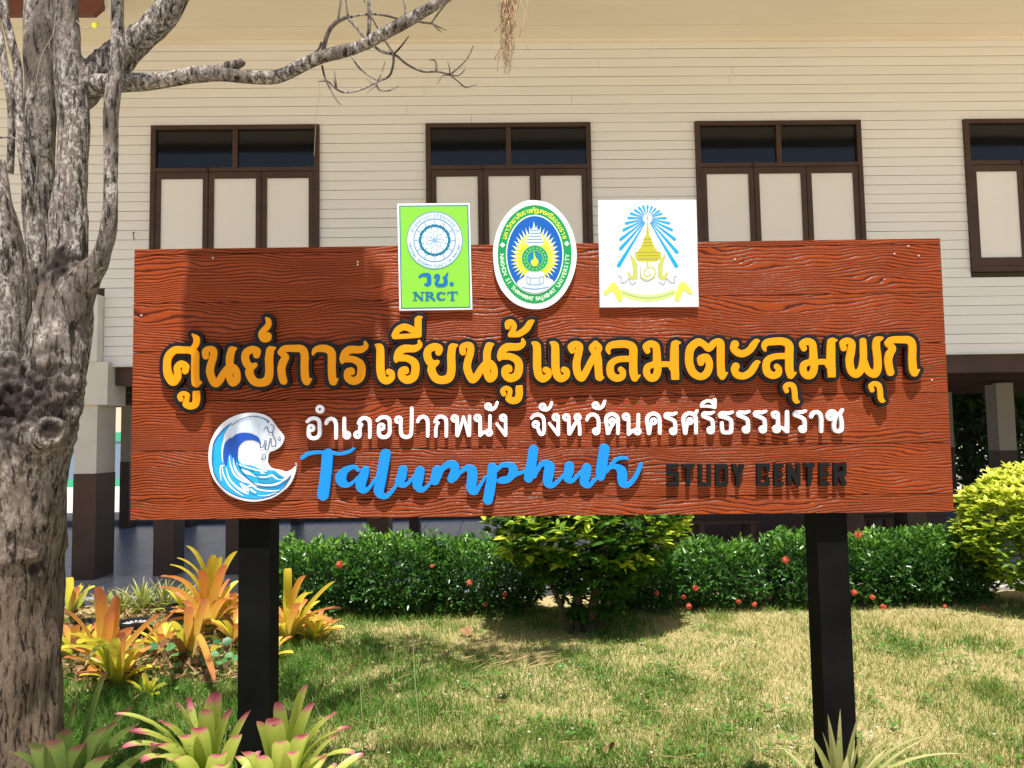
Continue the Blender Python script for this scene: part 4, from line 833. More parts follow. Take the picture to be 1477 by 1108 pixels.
for k in range(nv):
    p = Vector(co[k]); q = Vector((p.x*9, p.y*9, p.z*3))
    dis[k] = .009*noise.noise(q) + .005*noise.noise(Vector((p.x*30, p.y*30, p.z*6)))
    d1 = (p-ROT1).length; r = 0
    w = noise.noise(p*22)*.5+noise.noise(p*60)*.3
    if d1 < .13: r = max(r, 1.6-d1/.055+w*1.5)
    d2 = (p-ROT2).length
    if d2 < .12: r = max(r, 1.5-d2/.05+w*1.8)
    d3 = (p-ROT3).length
    if d3 < .08: r = max(r, 1.4-d3/.035+w*1.5)
    d4 = (p-BURL).length
    if d4 < .3: f4 = 1-d4/.3; r = max(r, f4*1.7+w*1.0-.25); dis[k] += .022*noise.noise(p*28)*f4*2
    d5 = (p-STUB).length
    if d5 < .05: r = max(r, 2.3-d5/.021); dis[k] -= max(0, .042-d5)*1.1
    for hp, hr in HOLES:
        dh = (Vector((p.x-hp.x, p.y-hp.y, (p.z-hp.z)*.7))).length
        if dh < hr*2.2: r = max(r, 1.5-dh/hr+w*1.2); dis[k] -= max(0, hr-dh)*.5
    if r > .3: dis[k] += .012*noise.noise(p*45)*min(r, 1)
    rot[k] = min(max(r, 0), 1)
co += no*dis[:,None]; me2.vertices.foreach_set('co', co.ravel()); at_ = me2.attributes.new('rot', 'FLOAT', 'POINT'); at_.data.foreach_set('value', rot); me2.polygons.foreach_set('use_smooth', [True]*len(me2.polygons)); me2.update()
if not me2.materials: me2.materials.append(m_bark)
# the bare horizontal branch and its twigs
br = MB()
def BR(mb, pts, n=9, wob=.1, k=3): P, Rr = pr(pts, k); mb.tube([p-tl for p in P], Rr, n, wob=wob)
YB = 2.9
BR(br, [(112,128,18,2.93),(140,124,16,2.92),(176,120,13.5,YB),(220,118,12,YB),(271,110,11,YB),(305,106,11.5,2.88),(332,108,10,2.87),(366,112,9.5,2.86),(400,111,9.5,2.85),(430,98,9.5,2.84),(464,82,9.5,2.83),(500,73,9,2.82),(514,69,8.5,2.82),(538,57,9,2.81),(575,37,9,2.8),(605,20,8.5,2.79),(639,0,7.5,2.78),(690,-40,6.5,2.75),(760,-110,5,2.7)], 14, .16)
BR(br, [(300,106,9,2.88),(325,98,8,2.87),(345,92,6.5,2.86),(350,88,5,2.86)], 10, .25)
branch = link('bare_branch', br.mesh('bare_branch', True), m_bark, tree); branch['label'] = 'long bare branch reaching right above the sign'
s5 = 5.276
def tw(pts, Y=2.82, wob=.12, rs=1.0): return [(420+x/s5, y/s5, r/s5*.85*rs, Y + .02*math.sin(x*.01)) for x, y, r in pts]
TW = [[(240,400,26),(255,330,24),(290,230,22),(350,165,22),(430,128,19)],[(355,160,12),(370,60,11),(380,-40,10),(385,-200,8)],[(432,120,12),(422,50,9),(408,-60,8)],
 [(430,135,15),(520,115,12),(620,108,12),(720,118,12),(820,145,10),(950,165,10),(1065,180,10)],[(1065,180,9),(1120,100,8),(1185,20,6),(1220,-60,5)],[(1070,180,9),(1120,205,7),(1180,232,4)],[(1085,192,7),(1115,222,6),(1148,248,4)],
 [(440,145,15),(500,215,14),(560,290,13),(640,360,13),(700,400,13),(790,418,12),(880,490,10),(1000,545,10),(1110,545,10),(1210,570,10)],[(1210,570,8),(1290,500,8),(1350,430,6),(1385,350,4)],[(1208,570,7),(1205,520,6),(1190,470,4)],[(1215,572,7),(1275,575,6),(1322,530,4)],[(1205,572,6),(1150,580,5),(1115,640,3)],[(1212,572,8),(1270,620,7),(1330,665,6),(1410,642,4)],[(1105,542,12),(1102,480,10),(1085,455,8),(1052,458,4)],
 [(780,415,10),(840,350,9),(895,275,6)],[(612,130,7),(650,200,8),(700,290,9),(780,410,10)],[(780,425,12),(775,500,12),(745,580,11),(650,625,10),(540,680,10),(420,705,9),(345,680,9),(280,620,8),(205,622,4)],[(348,680,7),(338,610,6),(328,540,4)],[(345,685,6),(320,600,5)],[(660,620,7),(690,550,6),(715,470,4)],[(455,425,7),(520,520,8),(600,580,8),(660,615,9)],[(650,635,7),(670,685,6),(750,690,6),(818,655,3)],[(655,650,6),(620,640,5),(575,602,3)],[(650,655,5),(610,680,4),(578,710,3)],
 [(235,500,10),(260,600,10),(330,740,8),(382,798,3)],[(592,-120,18),(592,0,18),(596,150,19),(582,345,21)],[(868,30,9),(868,120,13)],[(230,320,12),(200,385,11),(120,430,5)],[(860,40,4),(850,-30,3)],[(560,20,6),(545,-50,5)]]
for t in TW:
    mb = MB(); BR(mb, tw(t), 6, .12, 3); link('twig', mb.mesh('twig', True), m_bark, tree)
# thin leaning stems at the far left, in front of the trunk
for pts in ([(8,-80,6,2.8),(6,10,6,2.8),(10,35,6,2.8),(17,62,6,2.8),(25,95,6,2.8),(26,130,6.5,2.8),(28,170,7,2.8),(33,210,8,2.8),(40,250,9.5,2.82),(48,300,11,2.84),(52,360,13,2.86),(58,420,14,2.88)],
            [(-15,-20,5,2.78),(0,55,5.5,2.78),(6,95,6,2.78),(14,135,6,2.78),(17,165,5.5,2.8),(16,205,5,2.82),(14,250,5,2.84)],[(32,235,2,2.8),(24,201,1.6,2.79),(0,199,1.2,2.78)]):
    mb = MB(); BR(mb, pts, 9, .08); link('stem', mb.mesh('stem', True), m_bark, tree)
# climbing thread over the trunk and a hanging thread
mb = MB(); BR(mb, [(80,20,.7,2.86),(76,50,.7,2.85),(60,80,.7,2.84),(52,115,.7,2.84),(44,135,.7,2.84)], 4, 0); link('tendril', mb.mesh('tendril'), mat('dry_tendril', (.30,.24,.16), .8), tree)
mb = MB(); BR(mb, [(460,115,.35,2.82),(461,135,.3,2.82),(457,160,.3,2.82),(455,190,.3,2.82),(453,225,.3,2.82)], 4, 0); link('tendril', mb.mesh('tendril'), bpy.data.materials['dry_tendril'], tree)
mb = MB(); BR(mb, [(110,30,.7,2.85),(120,40,.7,2.85),(132,40,.7,2.85)], 4, 0); link('leaf_stalk', mb.mesh('leaf_stalk'), bpy.data.materials['dry_tendril'], tree)
hp = at(137, 36, 2.84)-tl; hr = .0135; V = [hp+Vector((hr*x, .002*y, hr*y)) for x, y in ((0,-1.1),(.7,-.6),(1,.1),(.7,.8),(.2,.9),(0,.55),(-.3,.9),(-.9,.5),(-.9,-.2),(-.6,-.8))]
me = bpy.data.meshes.new('leaf'); me.from_pydata([tuple(v) for v in V], [], [tuple(range(10))]); link('leaf', me, mat('yellow_heart_leaf', (.72,.68,.03), .5, trans=.4), tree)
# living crown: limbs and heart-shaped leaves above the picture; its shade falls over the left of the sign and the lawn
m_crown = leafmat('tree_leaves', [(0, (.12,.20,.03)), (.7, (.08,.16,.025)), (1, (.45,.42,.04))], .45, .3)
cp, cd, cnn, cl_ = [], [], [], []
CL = [(-.90,1.95,4.3,.11,150),(-.78,1.93,4.35,.13,170),(-.62,1.9,4.4,.15,150),(-.95,1.85,4.75,.12,120),(-.75,1.78,4.9,.18,150),(-.5,2.0,4.15,.13,90),(-.05,3.7,5.3,.40,150),(-.75,3.9,5.2,.42,170),(.45,3.6,5.6,.35,90),(-1.3,2.9,5.3,.4,130),(-2.2,2.6,5.4,.5,140),(.2,4.2,5.8,.25,60)]
for x, y, z, r, k in CL:
    for q in range(k):
        v = Vector((random.gauss(0,1), random.gauss(0,1), random.gauss(0,1))).normalized()*r*random.random()**.5
        cp.append((x+v.x, y+v.y, z+v.z*.6)); cd.append((random.gauss(0,1), random.gauss(0,1), random.uniform(-1.2,.2))); cnn.append((random.gauss(0,.6), random.gauss(0,.6), 1)); cl_.append(random.uniform(.06, .11))
V, F = leafcloud(np.array(cp)-np.array(tl), np.array(cd), np.array(cnn), np.array(cl_), np.array(cl_)*.8)
link('foliage', np_mesh('foliage', V, [F], {'tint': np.repeat(rng.random(len(cp)), 6)}), m_crown, tree, kind='stuff')
mb = MB()
tops = [at(40,-220,2.9), at(110,-300,2.6), at(172,-150,2.75), at(285,-200,2.9)]
for x, y, z, r, k in CL:
    t0 = min(tops, key=lambda t: (t-Vector((x,y,z))).length); e = Vector((x, y, z)); mid = (t0+e)/2+Vector((0,0,.15)); mb.tube([t0-tl-Vector((0,0,.02)), mid-tl, e-tl], [.03,.02,.01], 7, wob=.1)
link('upper_limbs', mb.mesh('upper_limbs', True), m_bark, tree)
# dry hanging tassel
mb = MB(); rr = random.Random(5)
ytas = 3.4
def TP(x, y): return at(480+x/2.954, y/2.954, ytas)
tas0 = TP(745, -120)
for k in range(46):
    x = 745+rr.gauss(0, 16); pts = [TP(745+rr.gauss(0,8), -110)]; xe = x; yend = rr.uniform(60, 330) if k > 6 else rr.uniform(280, 335); y = -20
    while y < yend:
        xe += rr.uniform(-13, 13) + (742-xe)*.12; p = TP(xe, y); p.y += rr.uniform(-.02,.02); pts.append(p); y += rr.uniform(18, 34)
    if len(pts) > 2: mb.tube([p-tas0 for p in pts], [.0026*(1-.6*i/len(pts)) for i in range(len(pts))], 4)
for pts in ([(715,-60),(706,30),(712,90),(722,140)],[(780,-60),(800,10),(815,60),(806,110),(812,160),(822,190),(838,220)],[(828,-60),(830,20),(820,70),(808,110),(795,160)],[(745,60),(715,100),(692,135)],[(735,180),(705,220),(688,255)]):
    mb.tube([TP(*p)-tas0 for p in pts], [.003-.0004*i for i in range(len(pts))], 4)
ta = mb.build('dry_tassel', mat('dry_tassel', (.50,.34,.20), .8, .2), sm=True, label='dry brown stringy tassel hanging down at the top centre', cat='dried plant'); ta.location = tas0

# ---------------------------------------------------------------- hedge of flowering shrubs
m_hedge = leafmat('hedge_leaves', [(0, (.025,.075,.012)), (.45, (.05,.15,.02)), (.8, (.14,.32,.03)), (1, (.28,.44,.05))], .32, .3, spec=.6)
m_stem = mat('shrub_stem', (.12,.08,.05), .8)
m_flower = mat('ixora_flower', (.78,.15,.09), .5, .3, trans=.25)
fm = MB(); fr_ = random.Random(2)
for k in range(60):
    v = Vector((fr_.gauss(0,1), fr_.gauss(0,1), fr_.gauss(.2,1))).normalized(); c = v*.034*fr_.random()**.4; a = v.cross(Vector((.3,.2,.9))).normalized(); b2 = v.cross(a)
    for q in range(4):
        t = q*math.pi/2+fr_.random()*.2; d = a*math.cos(t)+b2*math.sin(t); e = a*math.cos(t+1.57)+b2*math.sin(t+1.57)
        fm.quad(c, c+d*.006+e*.004, c+d*.0125+v*.002, c+d*.006-e*.004)
flower_me = fm.mesh('flower_cluster'); flower_me.materials.append(m_flower)
FL = [(490,815),(623,817),(677,841),(728,858),(947,856),(1003,849),(986,862),(993,875),(1088,872),(1065,868),(1133,808),(1238,772),(1232,855),(1258,862),(1274,876),(1363,875),(1421,879),(1475,845),(700,872)]
def shrub(x0, x1, top, bot, y, label, k, lumpy=.05, tall=0):
    a = at(x0, 880, y).x; b2 = at(x1, 880, y).x; h = at((x0+x1)/2, top, y).z; cx = (a+b2)/2; hw = (b2-a)/2
    s = empty('flowering_shrub', (cx, y, 0), label=label, cat='shrub', group='hedge of red-flowered shrubs in front of the building')
    d = .33; cn, dn, nn2, tt, ll = [], [], [], [], []
    seed = x0*.37
    k = int(k*2.3)
    while len(cn) < k:
        u, v, w = random.uniform(-1,1), random.uniform(-1,1), random.uniform(0,1)
        q = (abs(u)**3.2 + abs(v)**3 + abs(w*2-1)**4*.8)
        lim = 1 + .75*noise.noise(Vector((u*hw*5+seed, v*2.5, w*4)))
        if q > lim or (q < .25 and random.random() < .55): continue
        zz_ = w*h*(1+.26*noise.noise(Vector((u*hw*6+seed, v*2, 9)))); x = u*hw*1.04; yv = v*d
        up = w
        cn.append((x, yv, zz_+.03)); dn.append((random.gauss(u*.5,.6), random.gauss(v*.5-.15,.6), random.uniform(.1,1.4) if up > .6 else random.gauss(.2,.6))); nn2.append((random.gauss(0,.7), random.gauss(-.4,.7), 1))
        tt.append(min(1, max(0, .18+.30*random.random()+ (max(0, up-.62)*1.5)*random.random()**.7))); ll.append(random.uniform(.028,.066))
    V, F = leafcloud(np.array(cn), np.array(dn), np.array(nn2), np.array(ll), np.array(ll)*.45)
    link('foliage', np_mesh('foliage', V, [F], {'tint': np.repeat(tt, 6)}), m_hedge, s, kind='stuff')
    for q in range(5):
        mb = MB(); x = random.uniform(-hw*.7, hw*.7); mb.tube([(x, random.uniform(-.1,.1), -.02), (x*1.1, random.uniform(-.15,.15), h*.4), (x*1.25, random.uniform(-.2,.2), h*.8)], [.012,.009,.005], 5); link('stem', mb.mesh('stem'), m_stem, s)
    for fx, fy in FL:
        if x0 <= fx < x1:
            o = link('flower_cluster', flower_me, None, s); p = at(fx, fy, y-.36); o.location = p - Vector((cx, y, 0)); o.rotation_euler = (random.random(), random.random(), random.random()*6); q = random.uniform(.5, .95); o.scale = (q, q, q)
YH = 6.95
shrub(392, 520, 792, 885, YH, 'left end shrub of the hedge, just right of the left post', 3000)
shrub(508, 640, 782, 885, YH, 'hedge shrub below the middle brown pillars, second from left', 3200)
shrub(628, 780, 786, 885, YH, 'hedge shrub directly left of and behind the round bush', 3200)
shrub(880, 975, 800, 885, YH, 'hedge shrub directly right of the round bush trunk', 2200)
shrub(978, 1096, 790, 882, YH, 'short hedge shrub with a red flower cluster, left of the gap near the right post', 2800)
shrub(1106, 1215, 776, 882, YH, 'hedge shrub behind the right post', 2800)
shrub(1210, 1300, 778, 884, YH, 'hedge shrub touching the right side of the right post', 2600)
shrub(1285, 1425, 772, 884, YH, 'widest hedge shrub right of the right post, left of the yellow-green bush', 4200)

# ---------------------------------------------------------------- round bush in front of the hedge, and the yellow-green bush at the right
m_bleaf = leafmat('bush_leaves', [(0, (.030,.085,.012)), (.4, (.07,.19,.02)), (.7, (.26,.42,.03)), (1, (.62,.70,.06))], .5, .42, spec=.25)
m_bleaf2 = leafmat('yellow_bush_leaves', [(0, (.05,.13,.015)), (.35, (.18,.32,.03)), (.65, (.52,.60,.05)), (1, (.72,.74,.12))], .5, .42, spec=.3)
def one_leaf(name):
    L_ = 1.0; W_ = .44; V = []; F = []
    n = 5
    for i in range(n+1):
        t = i/n; w = W_*.5*math.sin(math.pi*min(1, t*.96+.04)**.8)*(1 if i < n else 0); z = -.10*t*t
        V += [(-w, t, z+w*.35), (0, t, z), (w, t, z+w*.35)]
    for i in range(n):
        a = i*3; F += [(a, a+1, a+4, a+3), (a+1, a+2, a+5, a+4)]
    me = bpy.data.meshes.new(name); me.from_pydata(V, [], F); me.polygons.foreach_set('use_smooth', [True]*len(F)); return me
def bush(name, base, label, fn, count, indiv, mleaf, length, trunks):
    s = empty(name, base, label=label, cat='bush')
    cn, dn, nn2, tt, ll = [], [], [], [], []
    while len(cn) < count:
        r = fn()
        if r is None: continue
        (x, y, z), (dx, dy, dz), t = r
        # leaves sit in whorls of five or six round a shoot tip
        for q in range(random.randint(4, 6)):
            a = q*1.2+random.random(); cn.append((x, y, z)); dn.append((dx*.6+math.cos(a)*.8, dy*.6+math.sin(a)*.8, dz*.5+random.uniform(-.45,.35))); nn2.append((random.gauss(0,.25)-.2*math.cos(a), random.gauss(-.1,.25)-.2*math.sin(a), 1)); tt.append(min(1,max(0,t+random.gauss(0,.10)))); ll.append(length*random.uniform(.65,1.2))
    cn, dn, nn2, tt, ll = map(np.array, (cn, dn, nn2, tt, ll))
    # the largest ones on the viewer's side become leaves of their own
    score = ll*(1 + (-cn[:,1])) ; order = np.argsort(-score); own = order[:indiv]; rest = order[indiv:]
    V, F = leafcloud(cn[rest], dn[rest], nn2[rest], ll[rest], ll[rest]*.46)
    link('foliage', np_mesh('foliage', V, [F], {'tint': np.repeat(tt[rest], 6)}), mleaf, s, kind='stuff')
    lm = []
    for k in range(6):
        me = one_leaf('leaf'); me.materials.append(mleaf); a_ = me.attributes.new('tint', 'FLOAT', 'POINT'); a_.data.foreach_set('value', [k/5.0]*len(me.vertices)); lm.append(me)
    for i in own:
        o = link('leaf', lm[int(min(5, max(0, round(tt[i]*5))))], None, s); d = Vector(dn[i]).normalized(); nrm = Vector(nn2[i]); x_ = d.cross(nrm).normalized(); z_ = x_.cross(d)
        l = float(ll[i]); c = cn[i]; o.matrix_local = Matrix(((x_.x*l, d.x*l, z_.x*l, c[0]), (x_.y*l, d.y*l, z_.y*l, c[1]), (x_.z*l, d.z*l, z_.z*l, c[2]), (0,0,0,1)))
    for pts, rr2 in trunks:
        mb = MB(); mb.tube(pts, rr2, 8, wob=.15); link('stem', mb.mesh('stem', True), m_stem, s)
bb = ground(845, 915)
def bush_fn():
    u = random.uniform(-1,1); v = random.uniform(-1,1); z = random.uniform(.12, 1.25)
    rx = .80 if z > .78 else .20+.60*((z-.12)/.66)**1.1; r = math.hypot(u, v)
    rr_ = 1 + .22*noise.noise(Vector((u*2.2, v*2.2, z*3)))
    top = 1.0 if z < 1.0 else max(0, 1-((z-1.0)/.3)**2)**.5
    if z < .5 and random.random() < (.86 if z < .36 else .5): return None
    if r > rr_*top or (r < .55 and random.random() < .45): return None
    x = u*rx; y = v*rx*.75
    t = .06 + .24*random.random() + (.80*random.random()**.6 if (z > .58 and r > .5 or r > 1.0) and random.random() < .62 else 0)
    return (x+.05, y, z), (u, v, .5 if z > .7 else -.4), t
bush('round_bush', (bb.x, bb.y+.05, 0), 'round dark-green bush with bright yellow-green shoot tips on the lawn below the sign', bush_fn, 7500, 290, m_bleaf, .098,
     [([(-.06,0,-.05),(-.05,.02,.3),(-.1,0,.7)], [.045,.038,.025]), ([(.02,-.04,-.05),(.08,-.06,.3),(.18,-.05,.75)], [.05,.04,.025]), ([(.06,.0,-.05),(.18,-.05,.25),(.36,-.05,.6)], [.032,.026,.016]), ([(-.1,-.02,-.05),(-.2,-.05,.25),(-.36,-.05,.6)], [.030,.022,.014])])
rb = ground(1475, 885)
def rb_fn():
    u = random.gauss(0,1); v = random.gauss(0,1); w = random.gauss(0,1); l = math.sqrt(u*u+v*v+w*w); r = random.uniform(.6,1)**.6
    u, v, w = u/l*r, v/l*r, w/l*r; k = 1+.22*noise.noise(Vector((u*2.5+5, v*2.5, w*2.5)))
    z = .66+w*.53*k
    if z < .18: return None
    if z < .5 and random.random() < .45: return None
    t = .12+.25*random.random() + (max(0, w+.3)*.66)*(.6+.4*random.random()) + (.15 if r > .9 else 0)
    return (u*.60*k, v*.55*k, z), (u, v, w+.4), t
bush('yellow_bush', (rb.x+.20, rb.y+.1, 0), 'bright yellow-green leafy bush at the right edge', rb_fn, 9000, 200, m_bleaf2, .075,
     [([(0,0,-.05),(-.05,0,.3),(-.2,0,.8)], [.03,.025,.015]), ([(.05,0,-.05),(.12,0,.3),(.2,0,.8)], [.03,.025,.015])])

# ---------------------------------------------------------------- bromeliads: every strap leaf is its own part
def strapmat(name, stops, tip=.16, rough=.38):
    m = bpy.data.materials.new(name); m.use_nodes = True; N = m.node_tree.nodes; L = m.node_tree.links; b = N['Principled BSDF']; b.inputs['Roughness'].default_value = rough
    a = N.new('ShaderNodeAttribute'); a.attribute_name = 'along'; oi_ = N.new('ShaderNodeObjectInfo'); ad = N.new('ShaderNodeMath'); ad.operation = 'MULTIPLY_ADD'; L.new(oi_.outputs['Random'], ad.inputs[0]); ad.inputs[1].default_value = tip; 
    ns = N.new('ShaderNodeTexNoise'); ns.inputs['Scale'].default_value = 9; tc = N.new('ShaderNodeTexCoord'); L.new(tc.outputs['Object'], ns.inputs[0])
    sb = N.new('ShaderNodeMath'); sb.operation = 'MULTIPLY_ADD'; L.new(ns.outputs[0], sb.inputs[0]); sb.inputs[1].default_value = tip; L.new(a.outputs['Fac'], sb.inputs[2])
    s2 = N.new('ShaderNodeMath'); s2.operation = 'SUBTRACT'; L.new(sb.outputs[0], s2.inputs[0]); s2.inputs[1].default_value = tip; L.new(s2.outputs[0], ad.inputs[2])
    r = N.new('ShaderNodeValToRGB'); e = r.color_ramp.elements
    while len(e) < len(stops): e.new(.5)
    for i, (p, c) in enumerate(stops): e[i].position = p; e[i].color = (*c, 1)
    L.new(ad.outputs[0], r.inputs[0])
    sn = N.new('ShaderNodeTexNoise'); sn.inputs['Scale'].default_value = 55; sn.inputs['Detail'].default_value = 4; L.new(tc.outputs['Object'], sn.inputs[0]); sr = N.new('ShaderNodeMapRange'); sr.inputs[1].default_value = .64; sr.inputs[2].default_value = .72; sr.inputs[4].default_value = .75; L.new(sn.outputs[0], sr.inputs[0])
    sm2 = N.new('ShaderNodeMix'); sm2.data_type = 'RGBA'; L.new(sr.outputs[0], sm2.inputs[0]); L.new(r.outputs[0], sm2.inputs[6]); sm2.inputs[7].default_value = (.14,.08,.03,1); col_ = sm2.outputs[2]; L.new(col_, b.inputs['Base Color'])
    t = N.new('ShaderNodeBsdfTranslucent'); L.new(col_, t.inputs[0]); ms = N.new('ShaderNodeMixShader'); ms.inputs[0].default_value = .42
    L.new(b.outputs[0], ms.inputs[1]); L.new(t.outputs[0], ms.inputs[2]); L.new(ms.outputs[0], N['Material Output'].inputs[0]); return m
M_OR = strapmat('orange_strap_leaf', [(0, (.78,.70,.16)), (.35, (.78,.56,.10)), (.75, (.74,.32,.07)), (1, (.55,.17,.09))])
M_YG = strapmat('yellow_strap_leaf', [(0, (.45,.50,.06)), (.4, (.70,.68,.06)), (1, (.78,.64,.08))])
M_DG = strapmat('dark_green_strap_leaf', [(0, (.05,.09,.02)), (.5, (.10,.17,.04)), (.90, (.17,.24,.06)), (.98, (.20,.07,.07))], .07)
M_PK = strapmat('pink_tipped_strap_leaf', [(0, (.12,.21,.03)), (.5, (.30,.40,.04)), (.90, (.55,.60,.14)), (.95, (.72,.24,.28)), (1, (.42,.06,.12))], .06)
M_GY = strapmat('grey_green_strap_leaf', [(0, (.20,.24,.06)), (.5, (.40,.42,.14)), (1, (.52,.50,.24))])
M_BR = strapmat('dry_brown_strap_leaf', [(0, (.25,.13,.05)), (.5, (.34,.18,.07)), (1, (.22,.10,.05))], rough=.8)
M_LG = strapmat('fresh_green_strap_leaf', [(0, (.16,.24,.04)), (.5, (.36,.44,.07)), (1, (.55,.56,.16))])
WSC = 1.45; POINTY = (M_GY, M_LG)
TS = [0,.12,.25,.38,.52,.66,.77,.86,.91,.95,.98,1.0]
def strap(parent, b0, t0, width, arch, m, tip=.5, roll=0, n=11, name='leaf'):
    """arched, channelled leaf from b0 to t0 in parent space"""
    b0, t0 = Vector(b0), Vector(t0); ax = t0-b0; l = ax.length; hz = Vector((ax.x, ax.y, 0)); hz = hz.normalized() if hz.length > .01 else Vector((0, -1, 0))
    side = hz.cross(Vector((0,0,1))); side = (side + Vector((0,0,roll))).normalized()
    V, F, al = [], [], []
    n = len(TS)-1
    for i in range(n+1):
        t = TS[i]; c = b0 + ax*t + Vector((0,0,1))*(arch*l*4*t*(1-t)) - hz*(arch*l*.8*4*t*(1-t))
        t2 = min(1, t+.01); c2 = b0 + ax*t2 + Vector((0,0,1))*(arch*l*4*t2*(1-t2)) - hz*(arch*l*.8*4*t2*(1-t2)); tn = (c2-c).normalized() if t < 1 else tn
        nr = side.cross(tn).normalized()
        w = width*(.75+.55*t if t < .35 else .94-(t-.35)*.22)*WSC
        if m in POINTY and t > .3: w *= 1-((t-.3)/.7)**1.6*.92
        if t > .86: w *= max(.0, 1-((t-.86)/.14)**2)**.5 * (1-tip*.25*(t-.86)/.14) + .02
        for k, (a, hh) in enumerate(((-.5,.20),(-.25,.06),(0,0),(.25,.06),(.5,.20))):
            V.append(c + side*(w*a) + nr*(-w*hh*1.1)*(-1 if nr.z > 0 else 1)); al.append(t)
    for i in range(n):
        for k in range(4): a = i*5+k; F.append((a, a+1, a+6, a+5))
    me = bpy.data.meshes.new(name); me.from_pydata([tuple(v) for v in V], [], F); me.polygons.foreach_set('use_smooth', [True]*len(F)); a_ = me.attributes.new('along', 'FLOAT', 'POINT'); a_.data.foreach_set('value', al)
    return link(name, me, m, parent)
def brom(px, py, label, mats_, k, length, width, spread=(.25, 1.0), base_z=0, name='bromeliad', tips=(), Y=None, seed=1, pxw=True):
    r = random.Random(seed); p = ground(px, py) if Y is None else at(px, py, Y); p.z = base_z
    s = empty(name, p, label=label, cat='plant')
    for i in range(k):
        a = i*2.399+r.random()*.5; f = (i+.5)/k; el = spread[0]+(spread[1]-spread[0])*f + r.gauss(0,.08); l = length*(1-.25*abs(f-.5))*r.uniform(.8, 1.1)   # inner leaves stand up, outer ones spread
        d = Vector((math.cos(a)*math.sin(el), math.sin(a)*math.sin(el), math.cos(el))); strap(s, d*.03*Vector((1,1,0)).length + Vector((0,0,-.01)), d*l, width*r.uniform(.8,1.15), .05+.10*f, r.choice(mats_), r.uniform(.3, .9), r.gauss(0,.15))
    for tx, ty, Yt, w, arch, m in tips:
        t = at(tx, ty, Yt)-p; strap(s, Vector((t.x*.06, t.y*.1, 0)), t, w, arch, m, .4, 0, 11)
    return s
# (tips given where single leaves of the photograph are plain to see)
brom(300, 915, 'tall orange and yellow bromeliad left of the left post', [M_OR, M_OR, M_YG], 24, .46, .050, (.3,1.25), seed=3, tips=[(268,787,6.2,.06,.12,M_YG),(255,805,6.2,.05,.15,M_YG),(245,815,6.1,.05,.15,M_YG),(232,832,5.9,.06,.15,M_OR),(228,848,5.8,.06,.12,M_OR),(308,800,6.2,.06,.05,M_YG),(318,803,6.2,.06,.05,M_YG),(290,822,6.1,.06,.05,M_OR),(342,795,6.2,.06,.08,M_YG),(325,815,6.0,.06,.06,M_OR),(335,865,5.8,.06,.1,M_OR),(292,865,5.6,.06,.05,M_OR),(262,868,5.5,.05,.05,M_OR)])
brom(415, 925, 'orange and yellow bromeliad right of the left post', [M_OR, M_YG], 20, .38, .048, (.35,1.25), seed=5, tips=[(484,838,5.8,.05,.05,M_YG),(440,830,5.9,.05,.1,M_OR),(491,878,5.7,.05,.1,M_OR),(415,820,5.9,.05,.15,M_YG),(450,855,5.7,.05,.12,M_YG),(430,870,5.6,.05,.05,M_OR),(480,900,5.6,.05,.15,M_OR)])
brom(150, 975, 'orange-red bromeliad right of the tree trunk', [M_OR, M_OR, M_YG], 16, .36, .055, (.3,1.2), seed=8, tips=[(140,846,5.2,.07,.03,M_OR),(168,858,5.1,.06,-.06,M_OR),(88,878,5.1,.06,.08,M_OR),(100,915,5.0,.05,.12,M_YG),(187,905,4.9,.05,.03,M_OR),(232,885,5.0,.05,.03,M_OR),(257,878,5.2,.04,.0,M_OR),(190,905,4.8,.05,.02,M_OR),(160,880,5.0,.05,.02,M_OR)])
brom(170, 990, 'yellow-green bromeliad at the foot of the tree trunk', [M_YG, M_OR, M_LG], 18, .30, .050, (.4,1.35), seed=11, tips=[(85,938,4.6,.06,.15,M_YG),(112,930,4.5,.06,.15,M_YG),(175,912,4.7,.05,.02,M_OR),(165,920,4.6,.05,.02,M_YG),(120,965,4.3,.05,.2,M_LG)])
brom(272, 955, 'brownish withered bromeliad between the orange ones', [M_BR, M_OR, M_BR], 13, .24, .036, (.5,1.5), seed=13, tips=[(273,875,5.0,.045,.05,M_OR),(298,862,5.0,.045,.02,M_OR),(240,900,4.9,.04,.1,M_YG),(232,935,4.7,.04,.1,M_BR),(310,985,4.6,.035,.2,M_OR)])
brom(213, 1005, 'small yellow bromeliad in the shade before the withered one', [M_YG, M_LG], 12, .15, .030, (.4,1.4), seed=14)
brom(340, 935, 'low orange bromeliad directly behind the left post', [M_OR, M_YG, M_BR], 22, .30, .045, (.4,1.4), seed=17)
brom(105, 880, 'slim yellow-green bromeliad between tree trunk and first pillar', [M_LG, M_YG], 16, .30, .038, (.25,1.0), seed=19, tips=[(100,833,6.1,.05,.02,M_YG),(130,842,6.0,.045,-.02,M_LG),(112,846,6.0,.04,.0,M_OR)])
brom(235, 945, 'small orange bromeliad between the round pot and the withered one', [M_OR, M_YG], 20, .26, .042, (.3,1.4), seed=41)
brom(335, 905, 'yellow bromeliad half hidden behind the left post', [M_YG, M_OR], 20, .36, .046, (.3,1.3), seed=42)
brom(455, 925, 'low yellow bromeliad at the right end of the flower bed', [M_YG, M_LG, M_OR], 20, .27, .040, (.4,1.4), seed=43)
brom(385, 955, 'low orange bromeliad just right behind the left post', [M_OR, M_YG], 18, .26, .042, (.4,1.4), seed=44)
brom(108, 950, 'orange bromeliad pressed against the tree trunk', [M_OR, M_BR, M_YG], 18, .30, .045, (.3,1.3), seed=45)
brom(265, 895, 'slender yellow-green bromeliad behind the tall orange one', [M_YG, M_LG], 18, .34, .036, (.2,1.2), seed=46)
